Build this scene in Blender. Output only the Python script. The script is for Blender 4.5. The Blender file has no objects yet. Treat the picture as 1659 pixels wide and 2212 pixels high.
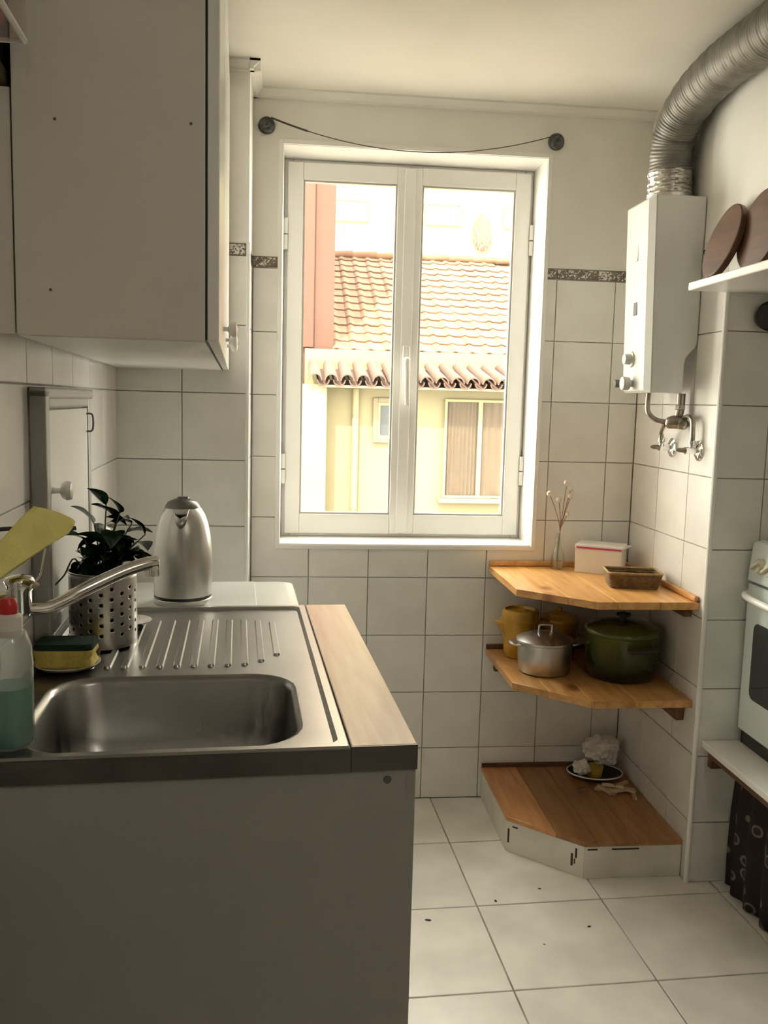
import bpy, bmesh, math, random
from mathutils import Vector, Matrix
random.seed(7)
SC = bpy.context.scene
COL = SC.collection
PI = math.pi

# ------------------------------------------------------------------ camera
YAW, PITCH, ROLL = 0.10406, -0.12222, 0.02550
FPX = 1926.95
CAM = Vector((-0.0578, -2.9362, 1.3665))
f0 = Vector((math.sin(YAW), math.cos(YAW), 0)); r0 = Vector((math.cos(YAW), -math.sin(YAW), 0)); u0 = Vector((0, 0, 1))
fw = f0*math.cos(PITCH) + u0*math.sin(PITCH); up = u0*math.cos(PITCH) - f0*math.sin(PITCH)
rt = r0*math.cos(ROLL) + up*math.sin(ROLL); up2 = up*math.cos(ROLL) - r0*math.sin(ROLL)
cam = bpy.data.objects.new('camera', bpy.data.cameras.new('camera')); COL.objects.link(cam)
cam.matrix_world = Matrix(((rt.x, up2.x, -fw.x, CAM.x), (rt.y, up2.y, -fw.y, CAM.y), (rt.z, up2.z, -fw.z, CAM.z), (0, 0, 0, 1)))
cam.data.sensor_fit = 'VERTICAL'; cam.data.sensor_height = 36.0; cam.data.sensor_width = 27.0
cam.data.lens = 36.0*FPX/2212.0; cam.data.clip_start = 0.02; cam.data.clip_end = 300
SC.camera = cam

# ------------------------------------------------------------------ world, sun, exposure
W = bpy.data.worlds.new('world'); SC.world = W; W.use_nodes = True
bg = W.node_tree.nodes['Background']; bg.inputs['Color'].default_value = (1.0, 0.94, 0.82, 1); bg.inputs['Strength'].default_value = 9.2
sun = bpy.data.objects.new('sun', bpy.data.lights.new('sun', 'SUN')); COL.objects.link(sun)
sun.data.energy = 11.0; sun.data.color = (1.0, 0.92, 0.78); sun.data.angle = 0.01
sun.rotation_euler = Vector((0.45, 1.0, -1.35)).to_track_quat('-Z', 'Y').to_euler()
pl = bpy.data.objects.new('window_daylight_portal', bpy.data.lights.new('window_daylight_portal', 'AREA')); COL.objects.link(pl)
pl.data.shape = 'RECTANGLE'; pl.data.size = 0.9; pl.data.size_y = 1.35; pl.location = (0.33, 0.27, 1.53); pl.rotation_euler = (-PI/2, 0, 0)
pl.data.cycles.is_portal = True
VS = SC.view_settings
SC.display_settings.display_device = 'sRGB'
VS.view_transform = 'Standard'; VS.look = 'None'; VS.gamma = 1.0; VS.use_curve_mapping = False
VS.exposure = 1.02
SC.cycles.max_bounces = 7; SC.cycles.diffuse_bounces = 5; SC.cycles.glossy_bounces = 3; SC.cycles.transmission_bounces = 4; SC.cycles.transparent_max_bounces = 10
SC.cycles.use_adaptive_sampling = True; SC.cycles.adaptive_threshold = 0.06; SC.cycles.adaptive_min_samples = 20; SC.cycles.use_light_tree = False
SC.cycles.use_denoising = True
SC.cycles.sample_clamp_indirect = 6.0; SC.cycles.caustics_reflective = False; SC.cycles.caustics_refractive = False

# ------------------------------------------------------------------ materials
MATS = {}
def nodes_of(name):
    m = bpy.data.materials.new(name); m.use_nodes = True
    nt = m.node_tree; b = nt.nodes['Principled BSDF']; return m, nt, b
def mat(name, col, rough=0.5, metal=0.0, var=0.0, vscale=8.0, bump=0.0, bscale=60.0, spec=0.5, stretch=None, rand=0.0, rvar=0.0, coat=0.0, col2=None, trans=0.0, sheen=0.0):
    m, nt, b = nodes_of(name); N, L = nt.nodes, nt.links
    b.inputs['Roughness'].default_value = rough; b.inputs['Metallic'].default_value = metal
    b.inputs['Specular IOR Level'].default_value = spec; b.inputs['Coat Weight'].default_value = coat
    b.inputs['Transmission Weight'].default_value = trans
    b.inputs['Sheen Weight'].default_value = sheen
    b.inputs['Base Color'].default_value = (*col, 1)
    tc = N.new('ShaderNodeTexCoord'); mp = N.new('ShaderNodeMapping'); L.new(tc.outputs['Object'], mp.inputs['Vector'])
    if stretch: mp.inputs['Scale'].default_value = stretch
    if var > 0 or rand > 0:
        nz = N.new('ShaderNodeTexNoise'); nz.inputs['Scale'].default_value = vscale; nz.inputs['Detail'].default_value = 2
        L.new(mp.outputs['Vector'], nz.inputs['Vector'])
        mx = N.new('ShaderNodeMix'); mx.data_type = 'RGBA'
        c2 = col2 if col2 else tuple(max(0, c*(1-var)) for c in col)
        mx.inputs['A'].default_value = (*col, 1); mx.inputs['B'].default_value = (*c2, 1)
        rp = N.new('ShaderNodeValToRGB'); rp.color_ramp.elements[0].position = 0.38; rp.color_ramp.elements[1].position = 0.68
        L.new(nz.outputs['Fac'], rp.inputs['Fac']); L.new(rp.outputs['Color'], mx.inputs['Factor'])
        out = mx.outputs['Result']
        if rand > 0:
            oi = N.new('ShaderNodeObjectInfo'); hv = N.new('ShaderNodeHueSaturation')
            mr = N.new('ShaderNodeMapRange'); mr.inputs['To Min'].default_value = 1-rand; mr.inputs['To Max'].default_value = 1+rand
            L.new(oi.outputs['Random'], mr.inputs['Value']); L.new(mr.outputs['Result'], hv.inputs['Value']); L.new(out, hv.inputs['Color']); out = hv.outputs['Color']
        L.new(out, b.inputs['Base Color'])
    if rvar > 0:
        n3 = N.new('ShaderNodeTexNoise'); n3.inputs['Scale'].default_value = vscale*1.7; L.new(mp.outputs['Vector'], n3.inputs['Vector'])
        m3 = N.new('ShaderNodeMapRange'); m3.inputs['To Min'].default_value = max(0.02, rough-rvar); m3.inputs['To Max'].default_value = min(1, rough+rvar)
        L.new(n3.outputs['Fac'], m3.inputs['Value']); L.new(m3.outputs['Result'], b.inputs['Roughness'])
    if bump > 0:
        n2 = N.new('ShaderNodeTexNoise'); n2.inputs['Scale'].default_value = bscale; n2.inputs['Detail'].default_value = 1
        L.new(mp.outputs['Vector'], n2.inputs['Vector'])
        bp = N.new('ShaderNodeBump'); bp.inputs['Strength'].default_value = bump; bp.inputs['Distance'].default_value = 0.004
        L.new(n2.outputs['Fac'], bp.inputs['Height']); L.new(bp.outputs['Normal'], b.inputs['Normal'])
    MATS[name] = m; return m
def clear(name, tint=(0.95, 0.97, 0.95), refl=0.08, rough=0.02, milk=0.0, milkcol=(0.9, 0.9, 0.88)):
    m = bpy.data.materials.new(name); m.use_nodes = True; nt = m.node_tree; N, L = nt.nodes, nt.links
    N.remove(N['Principled BSDF']); out = N['Material Output']
    t = N.new('ShaderNodeBsdfTransparent'); t.inputs['Color'].default_value = (*tint, 1)
    g = N.new('ShaderNodeBsdfGlossy'); g.inputs['Roughness'].default_value = rough
    fr = N.new('ShaderNodeLayerWeight'); fr.inputs['Blend'].default_value = 0.5
    pw_ = N.new('ShaderNodeMath'); pw_.operation = 'POWER'; pw_.inputs[1].default_value = 5.0; L.new(fr.outputs['Facing'], pw_.inputs[0])
    cl = N.new('ShaderNodeMath'); cl.operation = 'MULTIPLY_ADD'; cl.inputs[1].default_value = 0.9-refl; cl.inputs[2].default_value = refl; L.new(pw_.outputs[0], cl.inputs[0])
    mx = N.new('ShaderNodeMixShader'); L.new(cl.outputs[0], mx.inputs['Fac']); L.new(t.outputs[0], mx.inputs[1]); L.new(g.outputs[0], mx.inputs[2])
    last = mx.outputs[0]
    if milk > 0:
        d = N.new('ShaderNodeBsdfDiffuse'); d.inputs['Color'].default_value = (*milkcol, 1)
        tl = N.new('ShaderNodeBsdfTranslucent'); tl.inputs['Color'].default_value = (*milkcol, 1)
        ms = N.new('ShaderNodeMixShader'); ms.inputs['Fac'].default_value = 0.5; L.new(d.outputs[0], ms.inputs[1]); L.new(tl.outputs[0], ms.inputs[2])
        m2 = N.new('ShaderNodeMixShader'); m2.inputs['Fac'].default_value = milk; L.new(last, m2.inputs[1]); L.new(ms.outputs[0], m2.inputs[2]); last = m2.outputs[0]
    L.new(last, out.inputs['Surface']); MATS[name] = m; return m
def wood(name, c1, c2, c3, rough=0.4, axis='Y', rand=0.18, coat=0.15, knots=True):
    m, nt, b = nodes_of(name); N, L = nt.nodes, nt.links
    tc = N.new('ShaderNodeTexCoord'); mp = N.new('ShaderNodeMapping'); L.new(tc.outputs['Object'], mp.inputs['Vector'])
    mp.inputs['Scale'].default_value = (1, 0.09, 1) if axis == 'Y' else (0.09, 1, 1)
    oi = N.new('ShaderNodeObjectInfo'); sc = N.new('ShaderNodeMath'); sc.operation = 'MULTIPLY'; sc.inputs[1].default_value = 17.0
    L.new(oi.outputs['Random'], sc.inputs[0]); cx = N.new('ShaderNodeCombineXYZ'); L.new(sc.outputs[0], cx.inputs['X']); L.new(sc.outputs[0], cx.inputs['Y']); L.new(cx.outputs[0], mp.inputs['Location'])
    nz = N.new('ShaderNodeTexNoise'); nz.inputs['Scale'].default_value = 46; nz.inputs['Detail'].default_value = 6; nz.inputs['Distortion'].default_value = 0.4
    L.new(mp.outputs['Vector'], nz.inputs['Vector'])
    rp = N.new('ShaderNodeValToRGB'); e = rp.color_ramp.elements
    e[0].position = 0.30; e[0].color = (*c1, 1); e[1].position = 0.72; e[1].color = (*c2, 1)
    L.new(nz.outputs['Fac'], rp.inputs['Fac'])
    hv = N.new('ShaderNodeHueSaturation'); mr = N.new('ShaderNodeMapRange'); mr.inputs['To Min'].default_value = 1-rand; mr.inputs['To Max'].default_value = 1+rand
    L.new(oi.outputs['Random'], mr.inputs['Value']); L.new(mr.outputs['Result'], hv.inputs['Value']); L.new(rp.outputs['Color'], hv.inputs['Color'])
    out = hv.outputs['Color']
    if knots:
        mk = N.new('ShaderNodeMapping'); mk.inputs['Scale'].default_value = (1, 0.55, 0.2) if axis == 'Y' else (0.55, 1, 0.2); L.new(tc.outputs['Object'], mk.inputs['Vector']); L.new(cx.outputs[0], mk.inputs['Location'])
        vo = N.new('ShaderNodeTexVoronoi'); vo.inputs['Scale'].default_value = 7.5; L.new(mk.outputs['Vector'], vo.inputs['Vector'])
        kr = N.new('ShaderNodeValToRGB'); kr.color_ramp.elements[0].position = 0.08; kr.color_ramp.elements[0].color = (1, 1, 1, 1); kr.color_ramp.elements[1].position = 0.20; kr.color_ramp.elements[1].color = (0, 0, 0, 1)
        L.new(vo.outputs['Distance'], kr.inputs['Fac'])
        mx = N.new('ShaderNodeMix'); mx.data_type = 'RGBA'; mx.inputs['B'].default_value = (*c3, 1)
        L.new(kr.outputs['Color'], mx.inputs['Factor']); L.new(out, mx.inputs['A']); out = mx.outputs['Result']
    L.new(out, b.inputs['Base Color']); b.inputs['Roughness'].default_value = rough; b.inputs['Coat Weight'].default_value = coat
    bp = N.new('ShaderNodeBump'); bp.inputs['Strength'].default_value = 0.12; bp.inputs['Distance'].default_value = 0.002; L.new(nz.outputs['Fac'], bp.inputs['Height']); L.new(bp.outputs['Normal'], b.inputs['Normal'])
    MATS[name] = m; return m

mat('plaster', (0.84, 0.82, 0.77), 0.75, var=0.05, vscale=5)
mat('ceiling_paint', (0.86, 0.83, 0.77), 0.8, var=0.04, vscale=4)
mat('grout', (0.42, 0.40, 0.36), 0.85, var=0.35, vscale=14)
mat('wall_tile', (0.83, 0.815, 0.78), 0.22, var=0.06, vscale=9, spec=0.5, rand=0.035)
mat('floor_grout', (0.25, 0.22, 0.18), 0.9, var=0.5, vscale=9, col2=(0.55, 0.50, 0.42))
mat('floor_tile', (0.87, 0.84, 0.78), 0.32, var=0.16, vscale=6, rand=0.03)
mat('white_gloss', (0.85, 0.84, 0.81), 0.25, var=0.03, vscale=6)
mat('white_enamel', (0.74, 0.75, 0.72), 0.2, coat=0.3)
mat('stove_enamel', (0.78, 0.86, 0.85), 0.2, coat=0.3)
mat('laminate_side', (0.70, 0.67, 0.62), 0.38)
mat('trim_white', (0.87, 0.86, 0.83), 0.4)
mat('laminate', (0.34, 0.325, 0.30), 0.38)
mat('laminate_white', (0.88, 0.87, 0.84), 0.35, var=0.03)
mat('edge_dark', (0.03, 0.028, 0.025), 0.6)
mat('steel', (0.35, 0.34, 0.33), 0.30, 1.0, var=0.08, vscale=7)
mat('steel_brushed', (0.52, 0.505, 0.48), 0.33, 1.0, var=0.10, vscale=14, stretch=(1, 1, 0.06))
mat('steel_dark', (0.16, 0.155, 0.15), 0.34, 0.9, var=0.25, vscale=10)
mat('chrome', (0.85, 0.84, 0.82), 0.06, 1.0)
mat('pipe_metal', (0.42, 0.38, 0.32), 0.28, 1.0, var=0.3, vscale=60)
mat('aluminium', (0.66, 0.65, 0.63), 0.34, 1.0, var=0.15, vscale=20)
mat('foil', (0.26, 0.25, 0.225), 0.5, 0.5, var=0.3, vscale=22, bump=0.35, bscale=45)
mat('foil_tape', (0.62, 0.60, 0.56), 0.3, 1.0, bump=1.0, bscale=55)
mat('black_plastic', (0.02, 0.02, 0.02), 0.35)
mat('grey_plastic', (0.45, 0.44, 0.41), 0.4)
mat('dark_grey_plastic', (0.10, 0.10, 0.095), 0.35)
mat('stove_knob', (0.62, 0.57, 0.44), 0.4)
mat('dark_glass', (0.028, 0.035, 0.036), 0.06, spec=0.6)
mat('green_scourer', (0.012, 0.035, 0.022), 0.95, bump=0.8, bscale=160)
mat('yellow_sponge', (0.70, 0.56, 0.13), 0.9, var=0.2, vscale=40, bump=0.5, bscale=150)
mat('yellow_cloth', (0.92, 0.83, 0.30), 0.85, var=0.12, vscale=18, bump=0.35, bscale=220)
mat('leaf', (0.012, 0.034, 0.010), 0.25, var=0.45, vscale=20, rand=0.35, spec=0.6)
mat('stem', (0.05, 0.06, 0.02), 0.6)
mat('soil', (0.03, 0.022, 0.015), 0.95, bump=0.8, bscale=120)
mat('red_cap', (0.55, 0.02, 0.025), 0.3)
mat('soap_green', (0.06, 0.32, 0.24), 0.2, trans=0.25)
clear('glass_pane', (0.97, 0.98, 0.96), 0.05)
clear('thin_pane', (0.95, 0.95, 0.93), 0.004, 0.05)
clear('bottle_plastic', (0.92, 0.94, 0.95), 0.07, 0.12, milk=0.22)
clear('acrylic', (0.95, 0.92, 0.90), 0.07, 0.04, milk=0.05, milkcol=(0.9, 0.8, 0.78))
clear('vase_glass', (0.93, 0.95, 0.93), 0.09, 0.02)
mat('porcelain', (0.82, 0.81, 0.78), 0.15, coat=0.4)
wood('pine', (0.50, 0.23, 0.065), (0.74, 0.42, 0.15), (0.20, 0.06, 0.02), 0.35, 'Y', rand=0.2)
wood('pine_dark', (0.46, 0.19, 0.065), (0.66, 0.35, 0.14), (0.09, 0.026, 0.010), 0.38, 'Y', rand=0.42)
wood('worktop_wood', (0.70, 0.44, 0.31), (0.82, 0.60, 0.47), (0.4, 0.2, 0.1), 0.28, 'Y', rand=0.0, knots=False, coat=0.05)
wood('brown_wood', (0.10, 0.045, 0.022), (0.19, 0.09, 0.045), (0.05, 0.02, 0.01), 0.55, 'Y', knots=False)
wood('board_wood', (0.085, 0.036, 0.02), (0.14, 0.066, 0.036), (0.1, 0.04, 0.02), 0.5, 'Y', knots=False, rand=0.2)
wood('peg_wood', (0.58, 0.44, 0.26), (0.72, 0.58, 0.38), (0.5, 0.3, 0.2), 0.7, 'X', knots=False, rand=0.15)
mat('worn_white_wood', (0.78, 0.75, 0.67), 0.6, var=0.5, vscale=7, bump=0.2, bscale=50, col2=(0.66, 0.62, 0.54))
mat('worn_mark', (0.07, 0.05, 0.03), 0.9)
mat('card_white', (0.85, 0.82, 0.76), 0.7)
mat('card_pink', (0.55, 0.05, 0.22), 0.6)
mat('wicker', (0.22, 0.14, 0.055), 0.75, var=0.4, vscale=90, bump=0.6, bscale=160)
mat('wicker_light', (0.40, 0.28, 0.13), 0.75, var=0.3, vscale=90)
mat('yellow_glaze', (0.62, 0.34, 0.035), 0.25, var=0.25, vscale=14, coat=0.3)
mat('dry_flower', (0.78, 0.70, 0.60), 0.9, bump=0.8, bscale=140)
mat('dry_stem', (0.30, 0.17, 0.12), 0.8)
mat('plastic_bag', (0.74, 0.71, 0.66), 0.4, var=0.1, vscale=20)
mat('dark_ceramic', (0.05, 0.04, 0.035), 0.3)
mat('yellow_plastic', (0.62, 0.45, 0.06), 0.5)
mat('red_paper', (0.40, 0.03, 0.03), 0.6)
mat('olive_wood', (0.10, 0.085, 0.04), 0.6)
mat('wire_dark', (0.04, 0.036, 0.03), 0.5)
mat('smoky_glass', (0.10, 0.095, 0.085), 0.18, 0.3, var=0.6, vscale=60, spec=0.8)
mat('facade', (0.118, 0.100, 0.054), 0.9, var=0.06, vscale=2)
mat('facade_white', (0.140, 0.122, 0.064), 0.9, var=0.05, vscale=2)
mat('salmon_wall', (0.055, 0.0225, 0.0135), 0.9, var=0.1, vscale=1.5)
mat('roof_tile', (0.112, 0.058, 0.030), 0.85, var=0.4, vscale=5, rand=0.18, col2=(0.090, 0.042, 0.021))
mat('canal_tile', (0.066, 0.034, 0.022), 0.9, var=0.4, vscale=6, rand=0.15, col2=(0.050, 0.026, 0.018))
mat('far_wall', (0.135, 0.118, 0.064), 0.9, var=0.05, vscale=0.6)
mat('far_pane', (0.09, 0.075, 0.055), 0.5)
mat('vine', (0.075, 0.05, 0.038), 0.9, bump=1.0, bscale=6)
mat('stone', (0.10, 0.082, 0.05), 0.9, var=0.12, vscale=6)
mat('net_curtain', (0.075, 0.052, 0.036), 0.95, var=0.2, vscale=8)
mat('pane_dark', (0.03, 0.033, 0.034), 0.15)
mat('courtyard', (0.24, 0.21, 0.17), 0.9, var=0.2, vscale=1.0)
def border_mat():
    m, nt, b = nodes_of('border_print'); N, L = nt.nodes, nt.links
    tc = N.new('ShaderNodeTexCoord'); nz = N.new('ShaderNodeTexNoise'); nz.inputs['Scale'].default_value = 95; nz.inputs['Detail'].default_value = 2; nz.inputs['Distortion'].default_value = 1.2
    L.new(tc.outputs['Object'], nz.inputs['Vector'])
    rp = N.new('ShaderNodeValToRGB'); e = rp.color_ramp.elements; e[0].position = 0.44; e[0].color = (0.72, 0.69, 0.62, 1); e[1].position = 0.5; e[1].color = (0.10, 0.11, 0.07, 1)
    e2 = rp.color_ramp.elements.new(0.62); e2.color = (0.16, 0.13, 0.10, 1); e3 = rp.color_ramp.elements.new(0.66); e3.color = (0.36, 0.16, 0.14, 1)
    L.new(nz.outputs['Fac'], rp.inputs['Fac']); L.new(rp.outputs['Color'], b.inputs['Base Color']); b.inputs['Roughness'].default_value = 0.25; MATS['border_print'] = m
border_mat()
def curtain_mat():
    m, nt, b = nodes_of('ring_fabric'); N, L = nt.nodes, nt.links
    tc = N.new('ShaderNodeTexCoord'); mp = N.new('ShaderNodeMapping'); mp.inputs['Scale'].default_value = (0.0, 1, 1); L.new(tc.outputs['Object'], mp.inputs['Vector'])
    vo = N.new('ShaderNodeTexVoronoi'); vo.inputs['Scale'].default_value = 19; vo.inputs['Randomness'].default_value = 0.75; L.new(mp.outputs['Vector'], vo.inputs['Vector'])
    rp = N.new('ShaderNodeValToRGB'); rp.color_ramp.interpolation = 'LINEAR'; e = rp.color_ramp.elements
    base = (0.030, 0.020, 0.020, 1); ring = (0.20, 0.165, 0.15, 1)
    e[0].position = 0.0; e[0].color = (0.22, 0.14, 0.11, 1); e[1].position = 1.0; e[1].color = base
    for p, c in ((0.10, (0.09, 0.055, 0.05, 1)), (0.24, base), (0.27, ring), (0.33, ring), (0.37, base)):
        k = e.new(p); k.color = c
    L.new(vo.outputs['Distance'], rp.inputs['Fac']); L.new(rp.outputs['Color'], b.inputs['Base Color']); b.inputs['Roughness'].default_value = 0.95; MATS['ring_fabric'] = m
curtain_mat()
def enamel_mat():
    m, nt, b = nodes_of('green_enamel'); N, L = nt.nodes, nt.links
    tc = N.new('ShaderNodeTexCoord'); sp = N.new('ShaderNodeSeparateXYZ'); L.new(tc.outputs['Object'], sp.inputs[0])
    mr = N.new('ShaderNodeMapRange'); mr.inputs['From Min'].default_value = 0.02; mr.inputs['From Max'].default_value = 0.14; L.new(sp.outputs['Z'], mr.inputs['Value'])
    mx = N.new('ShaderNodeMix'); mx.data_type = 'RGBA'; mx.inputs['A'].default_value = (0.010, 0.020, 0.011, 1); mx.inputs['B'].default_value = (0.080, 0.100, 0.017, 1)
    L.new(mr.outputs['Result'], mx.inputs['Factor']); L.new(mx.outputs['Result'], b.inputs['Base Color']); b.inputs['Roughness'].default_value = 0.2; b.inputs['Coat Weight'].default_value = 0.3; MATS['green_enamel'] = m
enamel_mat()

# ------------------------------------------------------------------ helpers
def bm_(): return bmesh.new()
def box(bm, x0, x1, y0, y1, z0, z1):
    v = [bm.verts.new(p) for p in ((x0, y0, z0), (x1, y0, z0), (x1, y1, z0), (x0, y1, z0), (x0, y0, z1), (x1, y0, z1), (x1, y1, z1), (x0, y1, z1))]
    for f in ((0, 3, 2, 1), (4, 5, 6, 7), (0, 1, 5, 4), (1, 2, 6, 5), (2, 3, 7, 6), (3, 0, 4, 7)): bm.faces.new([v[i] for i in f])
    return bm
def prism(bm, poly, z0, z1):
    a = [bm.verts.new((x, y, z0)) for x, y in poly]; b = [bm.verts.new((x, y, z1)) for x, y in poly]; n = len(poly)
    bm.faces.new(a[::-1]); bm.faces.new(b)
    for i in range(n): bm.faces.new((a[i], a[(i+1) % n], b[(i+1) % n], b[i]))
    return bm
def xform(bm, M): bmesh.ops.transform(bm, matrix=M, verts=bm.verts[:]); return bm
def lathe(bm, prof, seg=32, c=(0, 0, 0), cap0=True, cap1=True, sx=1.0):
    rings = []
    for r, z in prof:
        if r < 1e-6: rings.append([bm.verts.new((c[0], c[1], c[2]+z))])
        else: rings.append([bm.verts.new((c[0]+sx*r*math.cos(2*PI*i/seg), c[1]+r*math.sin(2*PI*i/seg), c[2]+z)) for i in range(seg)])
    for a, b in zip(rings, rings[1:]):
        for i in range(seg):
            j = (i+1) % seg
            if len(a) == 1 and len(b) == 1: continue
            if len(a) == 1: bm.faces.new((a[0], b[j], b[i]))
            elif len(b) == 1: bm.faces.new((a[i], a[j], b[0]))
            else: bm.faces.new((a[i], a[j], b[j], b[i]))
    if cap0 and len(rings[0]) > 1: bm.faces.new(rings[0][::-1])
    if cap1 and len(rings[-1]) > 1: bm.faces.new(rings[-1])
    return bm
def smooth_path(pts, n=8):
    P = [Vector(p) for p in pts]; out = []
    for i in range(len(P)-1):
        p0 = P[max(i-1, 0)]; p1 = P[i]; p2 = P[i+1]; p3 = P[min(i+2, len(P)-1)]
        for k in range(n):
            t = k/n; out.append(0.5*((2*p1)+(p2-p0)*t+(2*p0-5*p1+4*p2-p3)*t*t+(3*p1-p0-3*p2+p3)*t**3))
    out.append(P[-1]); return out
def tube(bm, pts, r, seg=12, caps=True, flat=1.0):
    P = [Vector(p) for p in pts]; n = len(P); R = r if isinstance(r, (list, tuple)) else [r]*n
    T = [((P[min(i+1, n-1)]-P[max(i-1, 0)]).normalized()) for i in range(n)]
    a = T[0].orthogonal().normalized()
    if abs(T[0].z) < 0.9: a = (Vector((0, 0, 1))-T[0]*T[0].z).normalized()
    rings = []
    for i in range(n):
        a = (a-T[i]*a.dot(T[i])).normalized(); b = T[i].cross(a)
        rings.append([bm.verts.new(P[i]+R[i]*(math.cos(2*PI*k/seg)*a*flat+math.sin(2*PI*k/seg)*b)) for k in range(seg)])
    for A, B in zip(rings, rings[1:]):
        for k in range(seg): bm.faces.new((A[k], A[(k+1) % seg], B[(k+1) % seg], B[k]))
    if caps: bm.faces.new(rings[0][::-1]); bm.faces.new(rings[-1])
    return bm
def loft(bm, loops, fill=True, fill0=False):
    R = [[bm.verts.new(p) for p in l] for l in loops]; n = len(R[0])
    for A, B in zip(R, R[1:]):
        for k in range(n): bm.faces.new((A[k], A[(k+1) % n], B[(k+1) % n], B[k]))
    if fill: bm.faces.new(R[-1])
    if fill0: bm.faces.new(R[0][::-1])
    return bm
def rrect(x0, x1, y0, y1, r, z, n=6):
    out = []
    for cx, cy, a0 in ((x1-r, y1-r, 0), (x0+r, y1-r, PI/2), (x0+r, y0+r, PI), (x1-r, y0+r, 1.5*PI)):
        for k in range(n+1): a = a0+PI/2*k/n; out.append((cx+r*math.cos(a), cy+r*math.sin(a), z))
    return out
def obj(name, bm, m, parent=None, smooth=35, bevel=0, seg=2, loc=None, rot=None, kind=None, label=None):
    bmesh.ops.recalc_face_normals(bm, faces=bm.faces[:])
    me = bpy.data.meshes.new(name); bm.to_mesh(me); bm.free()
    me.materials.append(MATS[m] if isinstance(m, str) else m)
    if smooth:
        me.shade_smooth(); me.set_sharp_from_angle(angle=math.radians(smooth))
    o = bpy.data.objects.new(name, me); COL.objects.link(o)
    if parent: o.parent = parent
    if loc: o.location = loc
    if rot: o.rotation_euler = rot
    if bevel:
        md = o.modifiers.new('bevel', 'BEVEL'); md.width = bevel; md.segments = seg; md.limit_method = 'ANGLE'; md.angle_limit = math.radians(40)
    if kind: o['kind'] = kind
    if label: o['label'] = label
    return o
def tag(o, label, cat, group=None):
    o['label'] = label; o['category'] = cat
    if group: o['group'] = group
    return o
def thing(name, label, cat, loc=(0, 0, 0), rz=0.0, group=None):
    o = bpy.data.objects.new(name, None); COL.objects.link(o); o.empty_display_size = 0.05
    o.location = loc; o.rotation_euler = (0, 0, rz); return tag(o, label, cat, group)
def struct(name, bm, m, bevel=0, smooth=35, parent=None):
    o = obj(name, bm, m, parent, smooth, bevel)
    if not parent: o['kind'] = 'structure'
    return o
# the left wall and everything along it stands 3.4 degrees off the room axis: u out of that wall, v towards the camera
PHI = 0.0598; OL = Vector((-0.574, -0.225, 0))
E1 = Vector((math.sin(PHI), -math.cos(PHI), 0)); E2 = Vector((math.cos(PHI), math.sin(PHI), 0))
def LF(u, v, z): return OL+E2*u+E1*v+Vector((0, 0, z))
def lthing(name, label, cat, u, v, z, group=None, extra=0.0): return thing(name, label, cat, LF(u, v, z), PHI+extra, group)   # local x = u, local y = -v

def clip(poly, ax, val, greater):
    out = []; n = len(poly)
    for i in range(n):
        p, q = poly[i], poly[(i+1) % n]; ip = (p[ax] >= val) == greater or p[ax] == val; iq = (q[ax] >= val) == greater or q[ax] == val
        if ip: out.append(p)
        if ip != iq:
            t = (val-p[ax])/(q[ax]-p[ax]); out.append((p[0]+t*(q[0]-p[0]), p[1]+t*(q[1]-p[1])))
    return out
def inset(poly, d):
    n = len(poly); out = []
    for i in range(n):
        p0, p1, p2 = Vector(poly[i-1]), Vector(poly[i]), Vector(poly[(i+1) % n])
        a = (p1-p0); b = (p2-p1)
        if a.length < 1e-7 or b.length < 1e-7: out.append(tuple(p1)); continue
        a.normalize(); b.normalize(); na = Vector((-a.y, a.x)); nb = Vector((-b.y, b.x)); k = 1+na.dot(nb)
        out.append(tuple(p1+(na+nb)*(d/max(k, 0.3))))
    return out
TILE_CACHE = {}
def tile_mesh(poly, t, c, m, name):
    key = (name, m, round(t, 5), tuple((round(x, 4), round(y, 4)) for x, y in poly))
    if key in TILE_CACHE: return TILE_CACHE[key]
    ar = sum(poly[i-1][0]*poly[i][1]-poly[i][0]*poly[i-1][1] for i in range(len(poly)))
    if ar < 0: poly = poly[::-1]
    bm = bm_(); ins = inset(poly, c)
    loft(bm, [[(x, y, 0) for x, y in poly], [(x, y, t-c*0.7) for x, y in poly], [(x, y, t) for x, y in ins]])
    me = bpy.data.meshes.new(name); bmesh.ops.recalc_face_normals(bm, faces=bm.faces[:]); bm.to_mesh(me); bm.free(); me.materials.append(MATS[m]); TILE_CACHE[key] = me; return me
def put_tile(name, parent, poly, O, A, B, N, t, c, m):
    cx = sum(p[0] for p in poly)/len(poly); cy = sum(p[1] for p in poly)/len(poly)
    me = tile_mesh([(x-cx, y-cy) for x, y in poly], t, c, m, name)
    o = bpy.data.objects.new(name, me); COL.objects.link(o); o.parent = parent
    P = O+A*cx+B*cy
    # tiny unevenness of each tile
    M = Matrix(((A.x, B.x, N.x, P.x), (A.y, B.y, N.y, P.y), (A.z, B.z, N.z, P.z), (0, 0, 0, 1)))
    o.matrix_local = M @ Matrix.Rotation(random.uniform(-0.002, 0.002), 4, 'X') @ Matrix.Rotation(random.uniform(-0.002, 0.002), 4, 'Y')
    return o
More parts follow.
